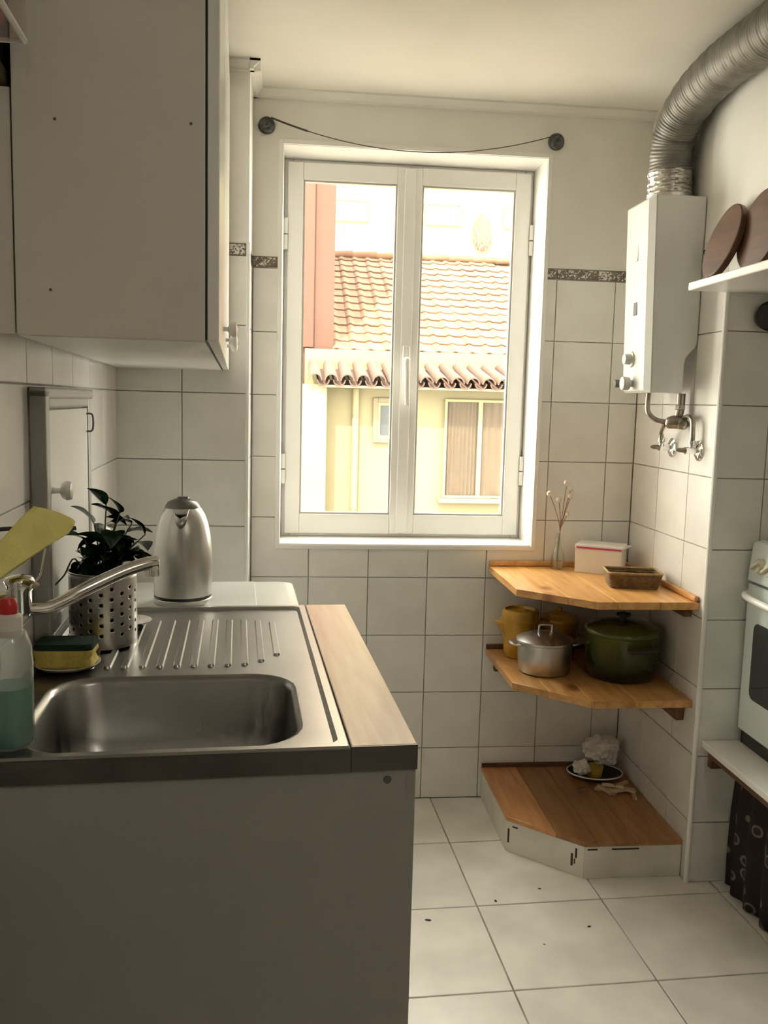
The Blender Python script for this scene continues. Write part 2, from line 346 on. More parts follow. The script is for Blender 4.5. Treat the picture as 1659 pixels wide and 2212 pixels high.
def tiles(parent, O, A, B, N, al, bl, m='wall_tile', hole=None, gap=0.0028, t=0.004, c=0.0012, name='tile'):
    for a0, a1 in zip(al, al[1:]):
        for b0, b1 in zip(bl, bl[1:]):
            x0, x1, y0, y1 = a0+gap/2, a1-gap/2, b0+gap/2, b1-gap/2; polys = [[(x0, y0), (x1, y0), (x1, y1), (x0, y1)]]
            if hole:
                h0, h1, k0, k1 = hole
                if not (x1 <= h0 or x0 >= h1 or y1 <= k0 or y0 >= k1):
                    fa = h0 <= x0 and h1 >= x1; fb = k0 <= y0 and k1 >= y1
                    if fa and fb: polys = []
                    elif fa: polys = [[(x0, y0), (x1, y0), (x1, k0), (x0, k0)]] if k0 > y0 else [[(x0, k1), (x1, k1), (x1, y1), (x0, y1)]]
                    elif fb: polys = [[(x0, y0), (h0, y0), (h0, y1), (x0, y1)]] if h0 > x0 else [[(h1, y0), (x1, y0), (x1, y1), (h1, y1)]]
                    elif h0 > x0 and k0 > y0: polys = [[(x0, y0), (x1, y0), (x1, k0), (h0, k0), (h0, y1), (x0, y1)]]
                    else: polys = [[(x0, y0), (x1, y0), (x1, y1), (h1, y1), (h1, k0), (x0, k0)]]
            for p in polys:
                xs = [q[0] for q in p]; ys = [q[1] for q in p]
                if max(xs)-min(xs) > 0.006 and max(ys)-min(ys) > 0.006: put_tile(name, parent, p, O, A, B, N, t, c, m)
ROWS = [0.0]+[0.182+0.2*k for k in range(9)]          # tile courses, the last one ends at 1.782
BORD = [1.784, 1.816]; CEIL = 2.322
X, Y, Z = Vector((1, 0, 0)), Vector((0, 1, 0)), Vector((0, 0, 1))

# ------------------------------------------------------------------ the setting
# floor
FX0, FX1, FY0, FY1 = -0.75, 1.86, -6.5, 0.0
flo = struct('floor', box(bm_(), FX0-0.2, FX1+0.2, FY0, 0.25, -0.12, -0.005), 'floor_grout')
ca, sa = math.cos(0.04), math.sin(0.04)
for i in range(-5, 6):
    for j in range(-20, 3):
        g = 0.0022; s = 0.357
        cor = [(i*s+g, j*s+g), ((i+1)*s-g, j*s+g), ((i+1)*s-g, (j+1)*s-g), (i*s+g, (j+1)*s-g)]
        p = [(0.463+ca*a-sa*b, -0.676+sa*a+ca*b) for a, b in cor]
        for ax, val, gr in ((0, -0.62, True), (0, 1.86, False), (1, -4.4, True), (1, -0.001, False)):
            p = clip(p, ax, val, gr)
            if len(p) < 3: break
        if len(p) >= 3 and max(q[0] for q in p)-min(q[0] for q in p) > 0.01 and max(q[1] for q in p)-min(q[1] for q in p) > 0.01:
            put_tile('tile', flo, p, Vector((0, 0, -0.005)), X, Y, Z, 0.005, 0.001, 'floor_tile')
for sx_, sy_, sr_ in ((0.318, -0.735, 0.0055), (0.742, -0.79, 0.0035), (0.60, -0.86, 0.002), (0.66, -0.60, 0.003), (0.52, -0.655, 0.004)):
    st_ = lathe(bm_(), [(sr_, 0.0), (sr_*0.9, 0.0006), (0, 0.0008)], 9, sx=1.7); obj('stain', st_, 'edge_dark', flo, loc=(sx_, sy_, 0.0), rot=(0, 0, sx_*9))
# ceiling
cei = struct('ceiling', box(bm_(), -1.3, 2.1, -6.5, 0.3, CEIL, CEIL+0.15), 'ceiling_paint')
# back wall with the window opening
WX0, WX1, WZ0, WZ1 = -0.100, 0.757, 0.890, 2.166
def wall_with_hole(bm, x0, x1, y0, y1, z0, z1, h):
    box(bm, x0, h[0], y0, y1, z0, z1); box(bm, h[1], x1, y0, y1, z0, z1)
    box(bm, h[0], h[1], y0, y1, z0, h[2]); box(bm, h[0], h[1], y0, y1, h[3], z1); return bm
wb = struct('wall_back', wall_with_hole(bm_(), -1.0, 2.0, 0.004, 0.26, 0, CEIL, (WX0, WX1, WZ0, WZ1)), 'grout', smooth=0)
pb_ = bm_(); box(pb_, -0.20, WX0, 0.0, 0.004, 1.818, CEIL); box(pb_, WX1, 1.105, 0.0, 0.004, 1.818, CEIL); box(pb_, WX0, WX1, 0.0, 0.004, WZ1, CEIL)
obj('plaster', pb_, 'plaster', wb, smooth=0)
hole = (WX0-0.012, WX1+0.012, WZ0-0.012, WZ1+0.012)
tiles(wb, Vector((0, 0.004, 0)), X, Z, -Y, [-0.19, 0.0005, 0.2, 0.401, 0.602, 0.802, 1.002, 1.098], ROWS, hole=hole)
tiles(wb, Vector((0, 0.004, 0)), X, Z, -Y, [-0.19, 0.0005, 0.2, 0.401, 0.602, 0.802, 1.002, 1.098], BORD, m='border_print', hole=hole, name='border_tile', t=0.0045)
obj('reveal_lining', wall_with_hole(bm_(), WX0, WX1, 0.002, 0.255, WZ0, WZ1, (WX0+0.004, WX1-0.004, WZ0+0.004, WZ1-0.004)), 'trim_white', wb, smooth=0)
# left pier (in front of the back wall) and its corner strip
lp = struct('wall_left_pier', box(bm_(), -1.0, -0.195, -0.221, 0.004, 0, CEIL), 'grout', smooth=0)
obj('plaster', box(bm_(), -0.62, -0.1915, -0.2250, 0.003, 1.818, CEIL), 'plaster', lp, smooth=0)
tiles(lp, Vector((0, -0.221, 0)), X, Z, -Y, [-0.60, -0.385, -0.192], ROWS)
tiles(lp, Vector((0, -0.221, 0)), X, Z, -Y, [-0.60, -0.385, -0.192], BORD, m='border_print', name='border_tile', t=0.0045)
tiles(lp, Vector((-0.195, 0, 0)), Y, Z, X, [-0.2235, 0.0], ROWS, t=0.0035)
struct('trim_1', tube(bm_(), [(-0.1935, -0.2235, 0.0), (-0.1935, -0.2235, 1.82)], 0.0062, 10), 'trim_white')
# left wall
ROT = Matrix.Rotation(PHI, 4, 'Z')
wl = struct('wall_left', xform(box(bm_(), -0.25, -0.004, -4.5, 0.2, 0, CEIL), Matrix.Translation(OL) @ ROT), 'grout', smooth=0)
obj('plaster', xform(box(bm_(), -0.004, 0.0, -4.4, 0.0, 1.818, CEIL), Matrix.Translation(OL) @ ROT), 'plaster', wl, smooth=0)
tiles(wl, OL-E2*0.004, E1, Z, E2, [0.0, 0.06]+[0.06+0.215*k for k in range(1, 11)], ROWS[4:])
tiles(wl, OL-E2*0.004, E1, Z, E2, [0.0, 0.06]+[0.06+0.215*k for k in range(1, 11)], BORD, m='border_print', name='border_tile', t=0.0045)
# right pier: the wall that carries the water heater, and its front towards the stove
XR, YE = 1.099, -0.590
rp_ = struct('wall_right_pier', box(bm_(), XR+0.004, 2.0, YE+0.004, 0.004, 0, CEIL), 'grout', smooth=0)
obj('plaster', box(bm_(), XR, 2.0, YE, 0.0, 1.818, CEIL), 'plaster', rp_, smooth=0)
tiles(rp_, Vector((XR+0.004, 0, 0)), Y, Z, -X, [YE, -0.428, -0.212, 0.0], ROWS)
tiles(rp_, Vector((XR+0.004, 0, 0)), Y, Z, -X, [YE, -0.428, -0.212, 0.0], BORD, m='border_print', name='border_tile', t=0.0045)
tiles(rp_, Vector((0, YE+0.004, 0)), X, Z, -Y, [XR+0.001, 1.245, 1.445, 1.645, 1.845], ROWS)
tiles(rp_, Vector((0, YE+0.004, 0)), X, Z, -Y, [XR+0.001, 1.245, 1.445, 1.645, 1.845], BORD, m='border_print', name='border_tile', t=0.0045)
struct('trim_2', tube(bm_(), [(XR+0.002, YE+0.002, 0.0), (XR+0.002, YE+0.002, 1.683)], 0.0075, 10), 'trim_white')
# recess behind the stove and rear of the room
struct('wall_bulkhead', box(bm_(), XR, 2.05, -4.4, YE, 1.7055, CEIL), 'plaster', smooth=0)
wr = struct('wall_right', box(bm_(), 1.85, 2.05, -4.5, YE+0.004, 0, CEIL), 'plaster', smooth=0)
wk = bm_(); box(wk, -1.3, 2.05, -4.5, -4.35, 0, CEIL)
struct('wall_rear', wk, 'plaster', smooth=0)
# cornice
cb = bm_()
for P, D, Nn, ln in ((Vector((-0.19, 0, 0)), X, -Y, 1.29), (Vector((-0.60, -0.225, 0)), X, -Y, 0.409+0.03), (Vector((-0.1915, -0.225-0.03, 0)), Y, X, 0.255)):
    prof = [(0, CEIL), (0.030, CEIL), (0.030, CEIL-0.006), (0.012, CEIL-0.022), (0.012, CEIL-0.028), (0, CEIL-0.028)]
    a = [cb.verts.new(P+Nn*d+Z*z) for d, z in prof]; b = [cb.verts.new(P+Nn*d+Z*z+D*ln) for d, z in prof]
    cb.faces.new(a); cb.faces.new(b[::-1])
    for i in range(6): cb.faces.new((a[i], a[(i+1) % 6], b[(i+1) % 6], b[i]))
struct('trim_3', cb, 'plaster', smooth=0)

# window: frame, two sashes with panes, handle, hinges
win = bpy.data.objects.new('window_1', None); COL.objects.link(win); win['kind'] = 'structure'; win['label'] = 'white double casement window over the tiled wall'
def frame(bm, x0, x1, z0, z1, w, y0, y1, wb_=None, wt=None):
    wb_ = wb_ or w; wt = wt or w
    box(bm, x0, x0+w, y0, y1, z0, z1); box(bm, x1-w, x1, y0, y1, z0, z1); box(bm, x0+w, x1-w, y0, y1, z0, z0+wb_); box(bm, x0+w, x1-w, y0, y1, z1-wt, z1); return bm
obj('casing', frame(bm_(), WX0-0.012, WX1+0.012, WZ0-0.012, WZ1+0.012, 0.0145, -0.0045, 0.004), 'trim_white', win, smooth=0, bevel=0.0015)
obj('frame', frame(bm_(), WX0+0.004, WX1-0.004, WZ0+0.004, WZ1-0.004, 0.030, 0.165, 0.235), 'white_gloss', win, smooth=0, bevel=0.004)
for x0, x1, gx0, gx1 in ((-0.083, 0.3235, -0.032, 0.283), (0.3265, 0.741, 0.367, 0.688)):
    s = obj('sash', wall_with_hole(bm_(), x0, x1, 0.148, 0.200, 0.908, 2.150, (gx0, gx1, 0.976, 2.094)), 'white_gloss', win, smooth=0, bevel=0.003)
    obj('glazing_bead', frame(bm_(), gx0-0.001, gx1+0.001, 0.975, 2.095, 0.007, 0.153, 0.172), 'grey_plastic', s, smooth=0)
    obj('pane', box(bm_(), gx0+0.002, gx1-0.002, 0.174, 0.180, 0.979, 2.091), 'glass_pane', s, smooth=0)
obj('centre_strip', box(bm_(), 0.306, 0.344, 0.1405, 0.1475, 0.912, 2.146), 'white_gloss', win, smooth=0, bevel=0.003)
h = obj('handle_plate', box(bm_(), 0.313, 0.337, 0.130, 0.1405, 1.44, 1.56), 'white_gloss', win, bevel=0.004)
obj('handle', tube(bm_(), smooth_path([(0.325, 0.130, 1.515), (0.325, 0.104, 1.514), (0.325, 0.096, 1.500), (0.327, 0.096, 1.43), (0.329, 0.097, 1.36)], 6), [0.009]*13+[0.0085]*12, 10, flat=0.8), 'white_gloss', h)
for hx, z0 in ((-0.090, 1.865), (-0.090, 1.082), (0.747, 1.878), (0.747, 1.088)):
    hg = obj('hinge', lathe(bm_(), [(0.0, 0), (0.008, 0), (0.008, 0.047), (0.0, 0.047)], 12, (hx, 0.142, z0)), 'white_gloss', win)
    obj('hinge_knuckle', lathe(bm_(), [(0.0, 0), (0.008, 0), (0.008, 0.05), (0.0, 0.05)], 12, (hx, 0.142, z0+0.051)), 'white_gloss', hg)
sil = obj('sill', box(bm_(), WX0+0.004, WX1-0.004, -0.003, 0.165, WZ0-0.002, WZ0+0.006), 'trim_white', win, smooth=0, bevel=0.002)

# ------------------------------------------------------------------ outside: courtyard, neighbours, roofs
struct('courtyard', box(bm_(), -6, 9, 0.27, 8.0, -3.3, -3.0), 'courtyard')
nh = thing('neighbouring_house', 'cream rendered house across the courtyard with a curtained window', 'house', (1.4, 8.0, -3.0))
o_ = Vector((-1.4, -8.0, 3.0))
def ow(bm): return xform(bm, Matrix.Translation(o_))
obj('wall', ow(box(bm_(), 0.34, 5.5, 8.0, 8.9, -3.0, 1.62)), 'facade', nh, smooth=0)
obj('side_wall', ow(box(bm_(), -4.0, 0.34, 7.72, 8.9, -3.0, 1.56)), 'facade_white', nh, smooth=0)
obj('parapet', ow(box(bm_(), 0.09, 5.5, 8.82, 9.02, 1.45, 2.035)), 'facade_white', nh, smooth=0)
obj('eaves_board', ow(box(bm_(), 0.27, 5.5, 7.66, 8.0, 1.525, 1.556)), 'stone', nh, smooth=0, bevel=0.006)
obj('downpipe', ow(tube(bm_(), [(0.70, 7.95, 1.52), (0.70, 7.95, -3.0)], 0.04, 10)), 'facade_white', nh)
for pz in (1.18, 0.05): obj('pipe_clamp', ow(lathe(bm_(), [(0.046, 0), (0.046, 0.03)], 12, (0.70, 7.95, pz))), 'stone', nh)
sw = obj('small_window', ow(frame(bm_(), 0.915, 1.22, 0.875, 1.42, 0.06, 7.95, 8.0)), 'stone', nh, smooth=0, bevel=0.008)
obj('sash', ow(frame(bm_(), 0.975, 1.16, 0.935, 1.36, 0.03, 7.965, 7.995)), 'facade_white', sw, smooth=0)
obj('pane', ow(box(bm_(), 1.003, 1.132, 7.98, 7.999, 0.963, 1.332)), 'pane_dark', sw, smooth=0)
bw = obj('large_window', ow(frame(bm_(), 1.80, 3.05, 0.21, 1.425, 0.03, 7.94, 8.0)), 'facade_white', nh, smooth=0)
obj('mullion', ow(box(bm_(), 2.22, 2.27, 7.945, 7.999, 0.24, 1.395)), 'facade_white', bw, smooth=0)
for a, b in ((1.83, 2.22), (2.27, 3.02)):
    cb2 = bm_(); n = 40
    va = [cb2.verts.new((a+(b-a)*i/n, 7.985+0.010*math.sin(i*1.3), 0.24)) for i in range(n+1)]; vb = [cb2.verts.new((a+(b-a)*i/n, 7.985+0.010*math.sin(i*1.3+0.3), 1.395)) for i in range(n+1)]
    for i in range(n): cb2.faces.new((va[i], va[i+1], vb[i+1], vb[i]))
    obj('curtain', ow(cb2), 'net_curtain', bw)
    obj('pane', ow(box(bm_(), a, b, 7.962, 7.966, 0.24, 1.395)), 'thin_pane', bw, smooth=0)
obj('window_sill', ow(box(bm_(), 1.74, 3.10, 7.88, 8.0, 0.150, 0.205)), 'facade_white', nh, smooth=0, bevel=0.01)
# lean-to roof of half-round tiles
lr = thing('lean_to_roof', 'low roof of half-round clay tiles above the cream wall', 'roof', (1.4, 8.2, 1.55))
slope = math.atan2(0.235, 1.14)
def canal(r0, r1, ln, up=True, th=0.014, n=10):
    bm = bm_(); L_ = []
    for s, r in ((0, r0), (ln, r1)):
        ring = []
        for rr in (r, r-th):
            row = [(rr*math.cos(PI*k/n), s, rr*math.sin(PI*k/n)*(1 if up else -1)) for k in range(n+1)]
            ring += row if rr == r else row[::-1]
        L_.append([Vector(p) for p in ring])
    return loft(bm, L_, True, True)
cm = None
for k in range(16):
    x = 0.20+0.188*k
    bm = canal(0.082, 0.066, 1.15)
    o = obj('tile', bm, 'canal_tile', lr, loc=(x-1.4, 7.62-8.2+random.uniform(-0.012, 0.012), 0.055), rot=(slope, 0, 0)) if cm is None else None
    if cm is None: cm = o
    else:
        o = cm.copy(); COL.objects.link(o); o.parent = lr; o.location = (x-1.4, 7.62-8.2+random.uniform(-0.012, 0.012), 0.055); bm.free()
cm2 = None
for k in range(15):
    x = 0.294+0.188*k
    if cm2 is None: cm2 = o = obj('channel_tile', canal(0.075, 0.085, 1.15, False), 'canal_tile', lr, loc=(x-1.4, 7.64-8.2, 0.062), rot=(slope, 0, 0))
    else: o = cm2.copy(); COL.objects.link(o); o.parent = lr; o.location = (x-1.4, 7.64-8.2, 0.062)
# big roof of interlocking tiles
br = thing('tiled_roof', 'large sunlit roof of orange interlocking clay tiles behind the parapet', 'roof', (2.0, 9.0, 2.03))
rs = math.atan2(1.85, 4.0); cs, sn = math.cos(rs), math.sin(rs)
obj('roof_deck', prism(bm_(), [(-1.56, 0.0), (2.6, 0.0), (2.2, 4.35), (-1.56, 4.35)], -0.05, -0.02), 'salmon_wall', br, smooth=0, rot=(rs, 0, 0))
def rtile():
    bm = bm_(); n = 10; w = 0.235; top = []; rows = []
    def prof(t): return 0.022*max(0, math.sin(PI*min(t/0.45, 1.0)))+0.004*math.sin(PI*t)
    for s, dz in ((0, 0.024), (0.36, 0.0)):
        rows.append([(w*i/n, s, prof(i/n)+dz) for i in range(n+1)]+[(w*i/n, s, prof(i/n)+dz-0.016) for i in range(n, -1, -1)])
    return loft(bm, rows, True, True)
rt0 = None; NC = 14
for j in range(NC):
    for i in range(17):
        x = -1.55+0.2275*i; s = j*0.315
        if x > 2.15+0.0-(max(0, (s-2.3))*0.45) : continue
        if rt0 is None: rt0 = o = obj('tile', rtile(), 'roof_tile', br, smooth=50)
        else: o = rt0.copy(); COL.objects.link(o); o.parent = br
        o.location = (x, s*cs+random.uniform(-0.006, 0.006), s*sn-0.005); o.rotation_euler = (rs, 0, random.uniform(-0.008, 0.008))
rg = bm_()
for i in range(9):
    tube(rg, [(-1.5+0.42*i, 4.33*cs-0.02, 4.33*sn+0.03), (-1.06+0.42*i, 4.33*cs-0.02, 4.33*sn+0.05)], [0.06, 0.07], 12)
obj('ridge_cap', rg, 'roof_tile', br)
ob = thing('salmon_building', 'tall salmon rendered wall left of the tiled roof', 'building', (-1.5, 9.6, -3.0))
obj('wall', box(bm_(), -2.5, 1.965, -0.55, 3.6, 0.0, 11.0), 'salmon_wall', ob, smooth=0)
obj('string_course', box(bm_(), -2.5, 1.70, -0.60, -0.55, 5.06, 11.0), 'salmon_wall', ob, smooth=0, bevel=0.01)
fb = thing('far_apartment_block', 'bleached pale apartment block far behind the tiled roof', 'building', (5.0, 25, -3))
obj('wall', box(bm_(), -9.0, 9.0, 0.0, 6.0, 0.0, 17.0), 'far_wall', fb, smooth=0)
for zc in (7.0, 9.9, 12.8):
    for xc in (-3.4, -0.55, 1.9, 4.4):
        w_ = obj('window', frame(bm_(), xc-0.55, xc+0.55, zc-0.1, zc+0.55, 0.06, -0.06, 0.0), 'far_wall', fb, smooth=0)
        obj('pane', box(bm_(), xc-0.49, xc+0.49, -0.03, 0.0, zc-0.04, zc+0.49), 'far_pane', w_, smooth=0)
from mathutils import noise
vn = bm_(); bmesh.ops.create_icosphere(vn, subdivisions=4, radius=0.30)
for v in vn.verts:
    p = v.co.copy(); v.co *= 0.8+0.45*noise.turbulence(p*9, 4, True); v.co.z = v.co.z*1.75; v.co.x *= 0.85+0.25*math.copysign(1, -p.z)*min(1, abs(p.z)*3); v.co.y = v.co.y*0.4
tag(obj('climbing_plant', vn, 'vine', loc=(5.68, 24.92, 6.62), smooth=20), 'reddish climbing plant on the pale far block', 'plant')

# ------------------------------------------------------------------ left: upper cabinets
CZ0, CZ1 = 1.449, 2.26
wc = lthing('wall_cabinet', 'long grey-sided wall cabinet with white doors above the sink', 'cabinet', 0.15, 0.7, CZ0)
def lw(bm): return xform(bm, Matrix.Translation((-0.15, 0.7, -CZ0)))
def LP(*uv): return [(u, -v) for u, v in uv]
obj('carcass', lw(prism(bm_(), LP((0.003, 0.012), (0.303, 0.012), (0.304, 1.367), (0.042, 1.367)), CZ0+0.004, CZ1)), 'laminate_white', wc, smooth=0)
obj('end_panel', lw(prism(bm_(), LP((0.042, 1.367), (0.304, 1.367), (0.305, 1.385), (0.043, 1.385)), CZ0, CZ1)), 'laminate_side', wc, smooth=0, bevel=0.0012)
obj('bottom_panel', lw(prism(bm_(), LP((0.003, 0.012), (0.303, 0.012), (0.304, 1.366), (0.042, 1.366)), CZ0-0.0005, CZ0+0.004)), 'laminate_white', wc, smooth=0)
obj('dark_gap_strip', lw(prism(bm_(), LP((0.3035, 0.02), (0.3075, 0.02), (0.3085, 1.380), (0.3045, 1.380)), CZ0+0.002, CZ1)), 'edge_dark', wc, smooth=0)  # dark strip: shade of the gap behind the doors, put in as colour
for (v0, v1, kv) in ((1.384, 0.938, 0.985), (0.934, 0.482, 0.660), (0.478, 0.015, 0.430)):
    d = obj('door', lw(prism(bm_(), LP((0.308, v0), (0.308, v1), (0.325, v1), (0.325, v0)), CZ0, CZ1)), 'laminate' if v0 > 1.3 else 'white_gloss', wc, smooth=0, bevel=0.002)
    if v0 > 1.3: d.data.materials[0] = MATS['white_gloss']
    obj('knob', lw(xform(lathe(bm_(), [(0.0045, 0), (0.004, 0.008), (0.011, 0.012), (0.0145, 0.018), (0.0135, 0.024), (0.0, 0.027)], 20), Matrix.Translation((0.325, -kv, 1.497)) @ Matrix.Rotation(PI/2, 4, 'Y'))), 'white_gloss', d)
for pu, pv_, pz in ((0.10, 1.385, 1.745), (0.285, 1.385, 1.752), (0.09, 1.385, 1.513)):
    obj('screw_cap', lw(xform(lathe(bm_(), [(0.0022, 0), (0.002, 0.0005), (0, 0.0006)], 10), Matrix.Translation((pu, -pv_-0.0001, pz)) @ Matrix.Rotation(PI/2, 4, 'X'))), 'dark_grey_plastic', wc)
obj('wall_stand_in', lw(prism(bm_(), LP((0.0005, 1.362), (0.0395, 1.362), (0.0395, 1.378), (0.0005, 1.378)), CZ0+0.002, 1.785)), 'laminate_side', wc, smooth=0)  # added over the dark gap, stands in for the lit wall there
# dark slab put into the dark gap beside the cabinet, high on the wall
dp = lthing('gap_slab', 'dark slab in the gap beside the cabinet, high on the left wall', 'board', 0.0, 1.16, 1.80)
obj('board', box(bm_(), 0.0, 0.03, -0.30, 0.26, 0.012, 0.36), 'black_plastic', dp, smooth=0, bevel=0.002)
obj('lower_lip', box(bm_(), 0.0, 0.034, -0.30, 0.26, -0.012, 0.012), 'olive_wood', dp, smooth=0, bevel=0.002)
# clear acrylic wall box
ab = lthing('acrylic_box', 'clear acrylic box with red packets high on the left wall', 'box', 0.07, 1.86, 1.712)
bx = bm_(); t = 0.004
box(bx, -0.07, 0.073, -0.14, 0.11, 0, t); box(bx, 0.073-t, 0.073, -0.14, 0.11, t, 0.16); box(bx, -0.07, 0.073-t, 0.11-t, 0.11, t, 0.16); box(bx, -0.07, -0.07+t, -0.14, 0.11-t, t, 0.16); box(bx, -0.07+t, 0.073-t, -0.14, -0.14+t, t, 0.16)
obj('shell', bx, 'acrylic', ab, smooth=0)
ex = bm_(); tube(ex, [(0.0715, -0.14, 0.002), (0.0715, 0.108, 0.002)], 0.0032, 6); tube(ex, [(-0.07, 0.1085, 0.002), (0.0715, 0.1085, 0.002)], 0.0026, 6)
obj('polished_edge', ex, 'porcelain', ab)
for i, (px, py, m_) in enumerate(((-0.035, 0.0, 'red_paper'), (0.004, 0.02, 'plastic_bag'), (0.046, 0.03, 'red_paper'))):
    pk = obj('packet', box(bm_(), -0.012, 0.012, -0.05, 0.05, 0, 0.10), m_, loc=LF(0.07+px, 1.86-py, 1.7165), rot=(0.0, 0.0, PHI+0.04*(1-i)), bevel=0.004)
    tag(pk, ['red paper packet against the wall in the acrylic box', 'pale packet between two red ones in the acrylic box', 'red paper packet nearest the room in the acrylic box'][i], 'packet', 'packets in the acrylic box')

# meter hatch on the left wall
mh = lthing('meter_hatch', 'grey-framed white hatch with a round knob on the left wall', 'hatch', 0.0, 0.86, 0.93)
obj('backing', box(bm_(), 0.0, 0.010, -0.265, 0.235, 0.0, 0.44), 'white_gloss', mh, smooth=0)
for nm, (y0, y1, z0, z1) in (('frame_stile', (-0.265, -0.215, 0.0, 0.44)), ('frame_stile', (0.205, 0.235, 0.0, 0.44)), ('frame_rail', (-0.215, 0.205, 0.41, 0.44)), ('frame_rail', (-0.215, 0.205, 0.0, 0.03))):
    fo = obj(nm, box(bm_(), 0.0, 0.024, y0, y1, z0, z1), 'laminate', mh, smooth=0, bevel=0.005)
    if y0 < -0.22: obj('moulding', box(bm_(), 0.0, 0.030, y0-0.010, y0+0.022, z0, z1+0.005), 'laminate', fo, smooth=0, bevel=0.004)
    elif z0 > 0.3: obj('moulding', box(bm_(), 0.0, 0.030, -0.275, y1+0.03, z1-0.012, z1+0.008), 'laminate', fo, smooth=0, bevel=0.004)
dr = obj('door', box(bm_(), 0.010, 0.021, -0.213, 0.203, 0.032, 0.408), 'white_gloss', mh, smooth=0, bevel=0.002)
obj('knob', xform(lathe(bm_(), [(0.006, 0), (0.005, 0.012), (0.014, 0.017), (0.018, 0.025), (0.016, 0.033), (0, 0.037)], 24), Matrix.Translation((0.021, -0.185, 0.262)) @ Matrix.Rotation(PI/2, 4, 'Y')), 'white_gloss', dr)
obj('latch', tube(bm_(), smooth_path([(0.021, 0.195, 0.395), (0.034, 0.193, 0.392), (0.034, 0.193, 0.36), (0.021, 0.195, 0.356)], 4), 0.0022, 8), 'dark_grey_plastic', dr)

# ------------------------------------------------------------------ left: sink unit
CT = 0.900
bc = lthing('base_cabinet', 'dark grey laminate sink cabinet under the steel sink', 'cabinet', 0.30, 1.15, 0.0)
def lb(bm): return xform(bm, Matrix.Translation((-0.30, 1.15, 0)))
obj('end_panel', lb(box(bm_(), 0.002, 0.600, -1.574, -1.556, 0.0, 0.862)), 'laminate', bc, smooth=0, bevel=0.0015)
obj('carcass', lb(box(bm_(), 0.004, 0.575, -1.554, -0.745, 0.10, 0.735)), 'laminate_white', bc, smooth=0)
obj('plinth', lb(box(bm_(), 0.05, 0.54, -1.554, -0.745, 0.0, 0.10)), 'edge_dark', bc, smooth=0)
obj('screw_cap', lb(xform(lathe(bm_(), [(0.006, 0), (0.0055, 0.001), (0, 0.0012)], 14), Matrix.Translation((0.560, -1.574, 0.848)) @ Matrix.Rotation(PI/2, 4, 'X'))), 'dark_grey_plastic', bc)
for v0, v1, kv in ((1.553, 1.152, 1.20), (1.148, 0.746, 1.10)):
    d = obj('door', lb(box(bm_(), 0.577, 0.597, -v0, -v1, 0.105, 0.855)), 'white_gloss', bc, smooth=0, bevel=0.002)
    obj('knob', lb(xform(lathe(bm_(), [(0.006, 0), (0.005, 0.01), (0.013, 0.014), (0.016, 0.021), (0, 0.028)], 20), Matrix.Translation((0.597, -kv, 0.76)) @ Matrix.Rotation(PI/2, 4, 'Y'))), 'white_gloss', d)
# steel sink top
sk = lthing('steel_sink', 'stainless steel sink with ribbed drainer set on the counter', 'sink', 0.25, 1.15, CT)
def ls(bm): return xform(bm, Matrix.Translation((-0.25, 1.15, -CT)))
OX0, OX1, OY0, OY1 = 0.002, 0.5075, -1.579, -0.7235
BX0, BX1, BY0, BY1 = 0.062, 0.440, -1.538, -1.226
def ro(i, z, r): return rrect(OX0+i, OX1-i, OY0+i, OY1-i, r, z)
def rb(i, z, r): return rrect(BX0+i, BX1-i, BY0+i, BY1-i, r, z)
obj('drainboard', ls(loft(bm_(), [ro(0.0, CT-0.034, 0.003), ro(0.0, CT-0.003, 0.003), ro(0.003, CT, 0.003), ro(0.015, CT, 0.016), ro(0.0205, CT-0.007, 0.02), rb(-0.014, CT-0.007, 0.082), rb(-0.010, CT-0.0072, 0.079)], False)), 'steel', sk, smooth=30)
obj('basin', ls(loft(bm_(), [rb(-0.010, CT-0.0072, 0.079), rb(-0.004, CT-0.010, 0.074), rb(0.0, CT-0.018, 0.07), rb(0.012, CT-0.10, 0.066), rb(0.020, CT-0.128, 0.06), rb(0.036, CT-0.146, 0.055), rb(0.075, CT-0.153, 0.04), rb(0.12, CT-0.155, 0.03)], True)), 'steel', sk, smooth=50)
dn = obj('drain', ls(lathe(bm_(), [(0.040, 0.0), (0.040, 0.002), (0.032, 0.003), (0.028, 0.0012), (0.0, 0.001)], 28, ((BX0+BX1)/2, (BY0+BY1)/2, CT-0.155))), 'chrome', sk)
for k in range(12):
    u = 0.100+0.0297*k
    v0, v1 = 0.832, 1.172
    if u > 0.36: q = (u-0.36)/0.075; v1 = 1.172-0.055*q*q-0.02*q; v0 = 0.832+0.03*q*q
    bmr = bm_(); pr = 0.0068
    lp_ = []
    for s in (0, 1):
        lp_.append(rrect(u-pr+0.0022*s, u+pr-0.0022*s, -v1+0.002*s, -v0-0.002*s, pr-0.0024*s-0.0004, CT-0.007+0.0042*s, 5))
    obj('rib', ls(loft(bmr, lp_, True)), 'steel', sk, smooth=50)
# wooden strip beside the sink
ws = lthing('worktop_strip', 'narrow pinkish wood worktop strip along the sink edge', 'worktop', 0.555, 1.15, CT)
obj('strip', box(bm_(), -0.0465, 0.045, -0.4275, 0.4265, -0.036, -0.0004), 'worktop_wood', ws, smooth=0, bevel=0.0015)
obj('end_cap', box(bm_(), -0.0465, 0.0455, -0.4300, -0.4276, -0.036, -0.0006), 'steel_dark', ws, smooth=0)
obj('apron', ls(box(bm_(), 0.002, 0.5075, -1.5805, -1.5792, CT-0.036, CT-0.004)), 'steel_dark', sk, smooth=0)
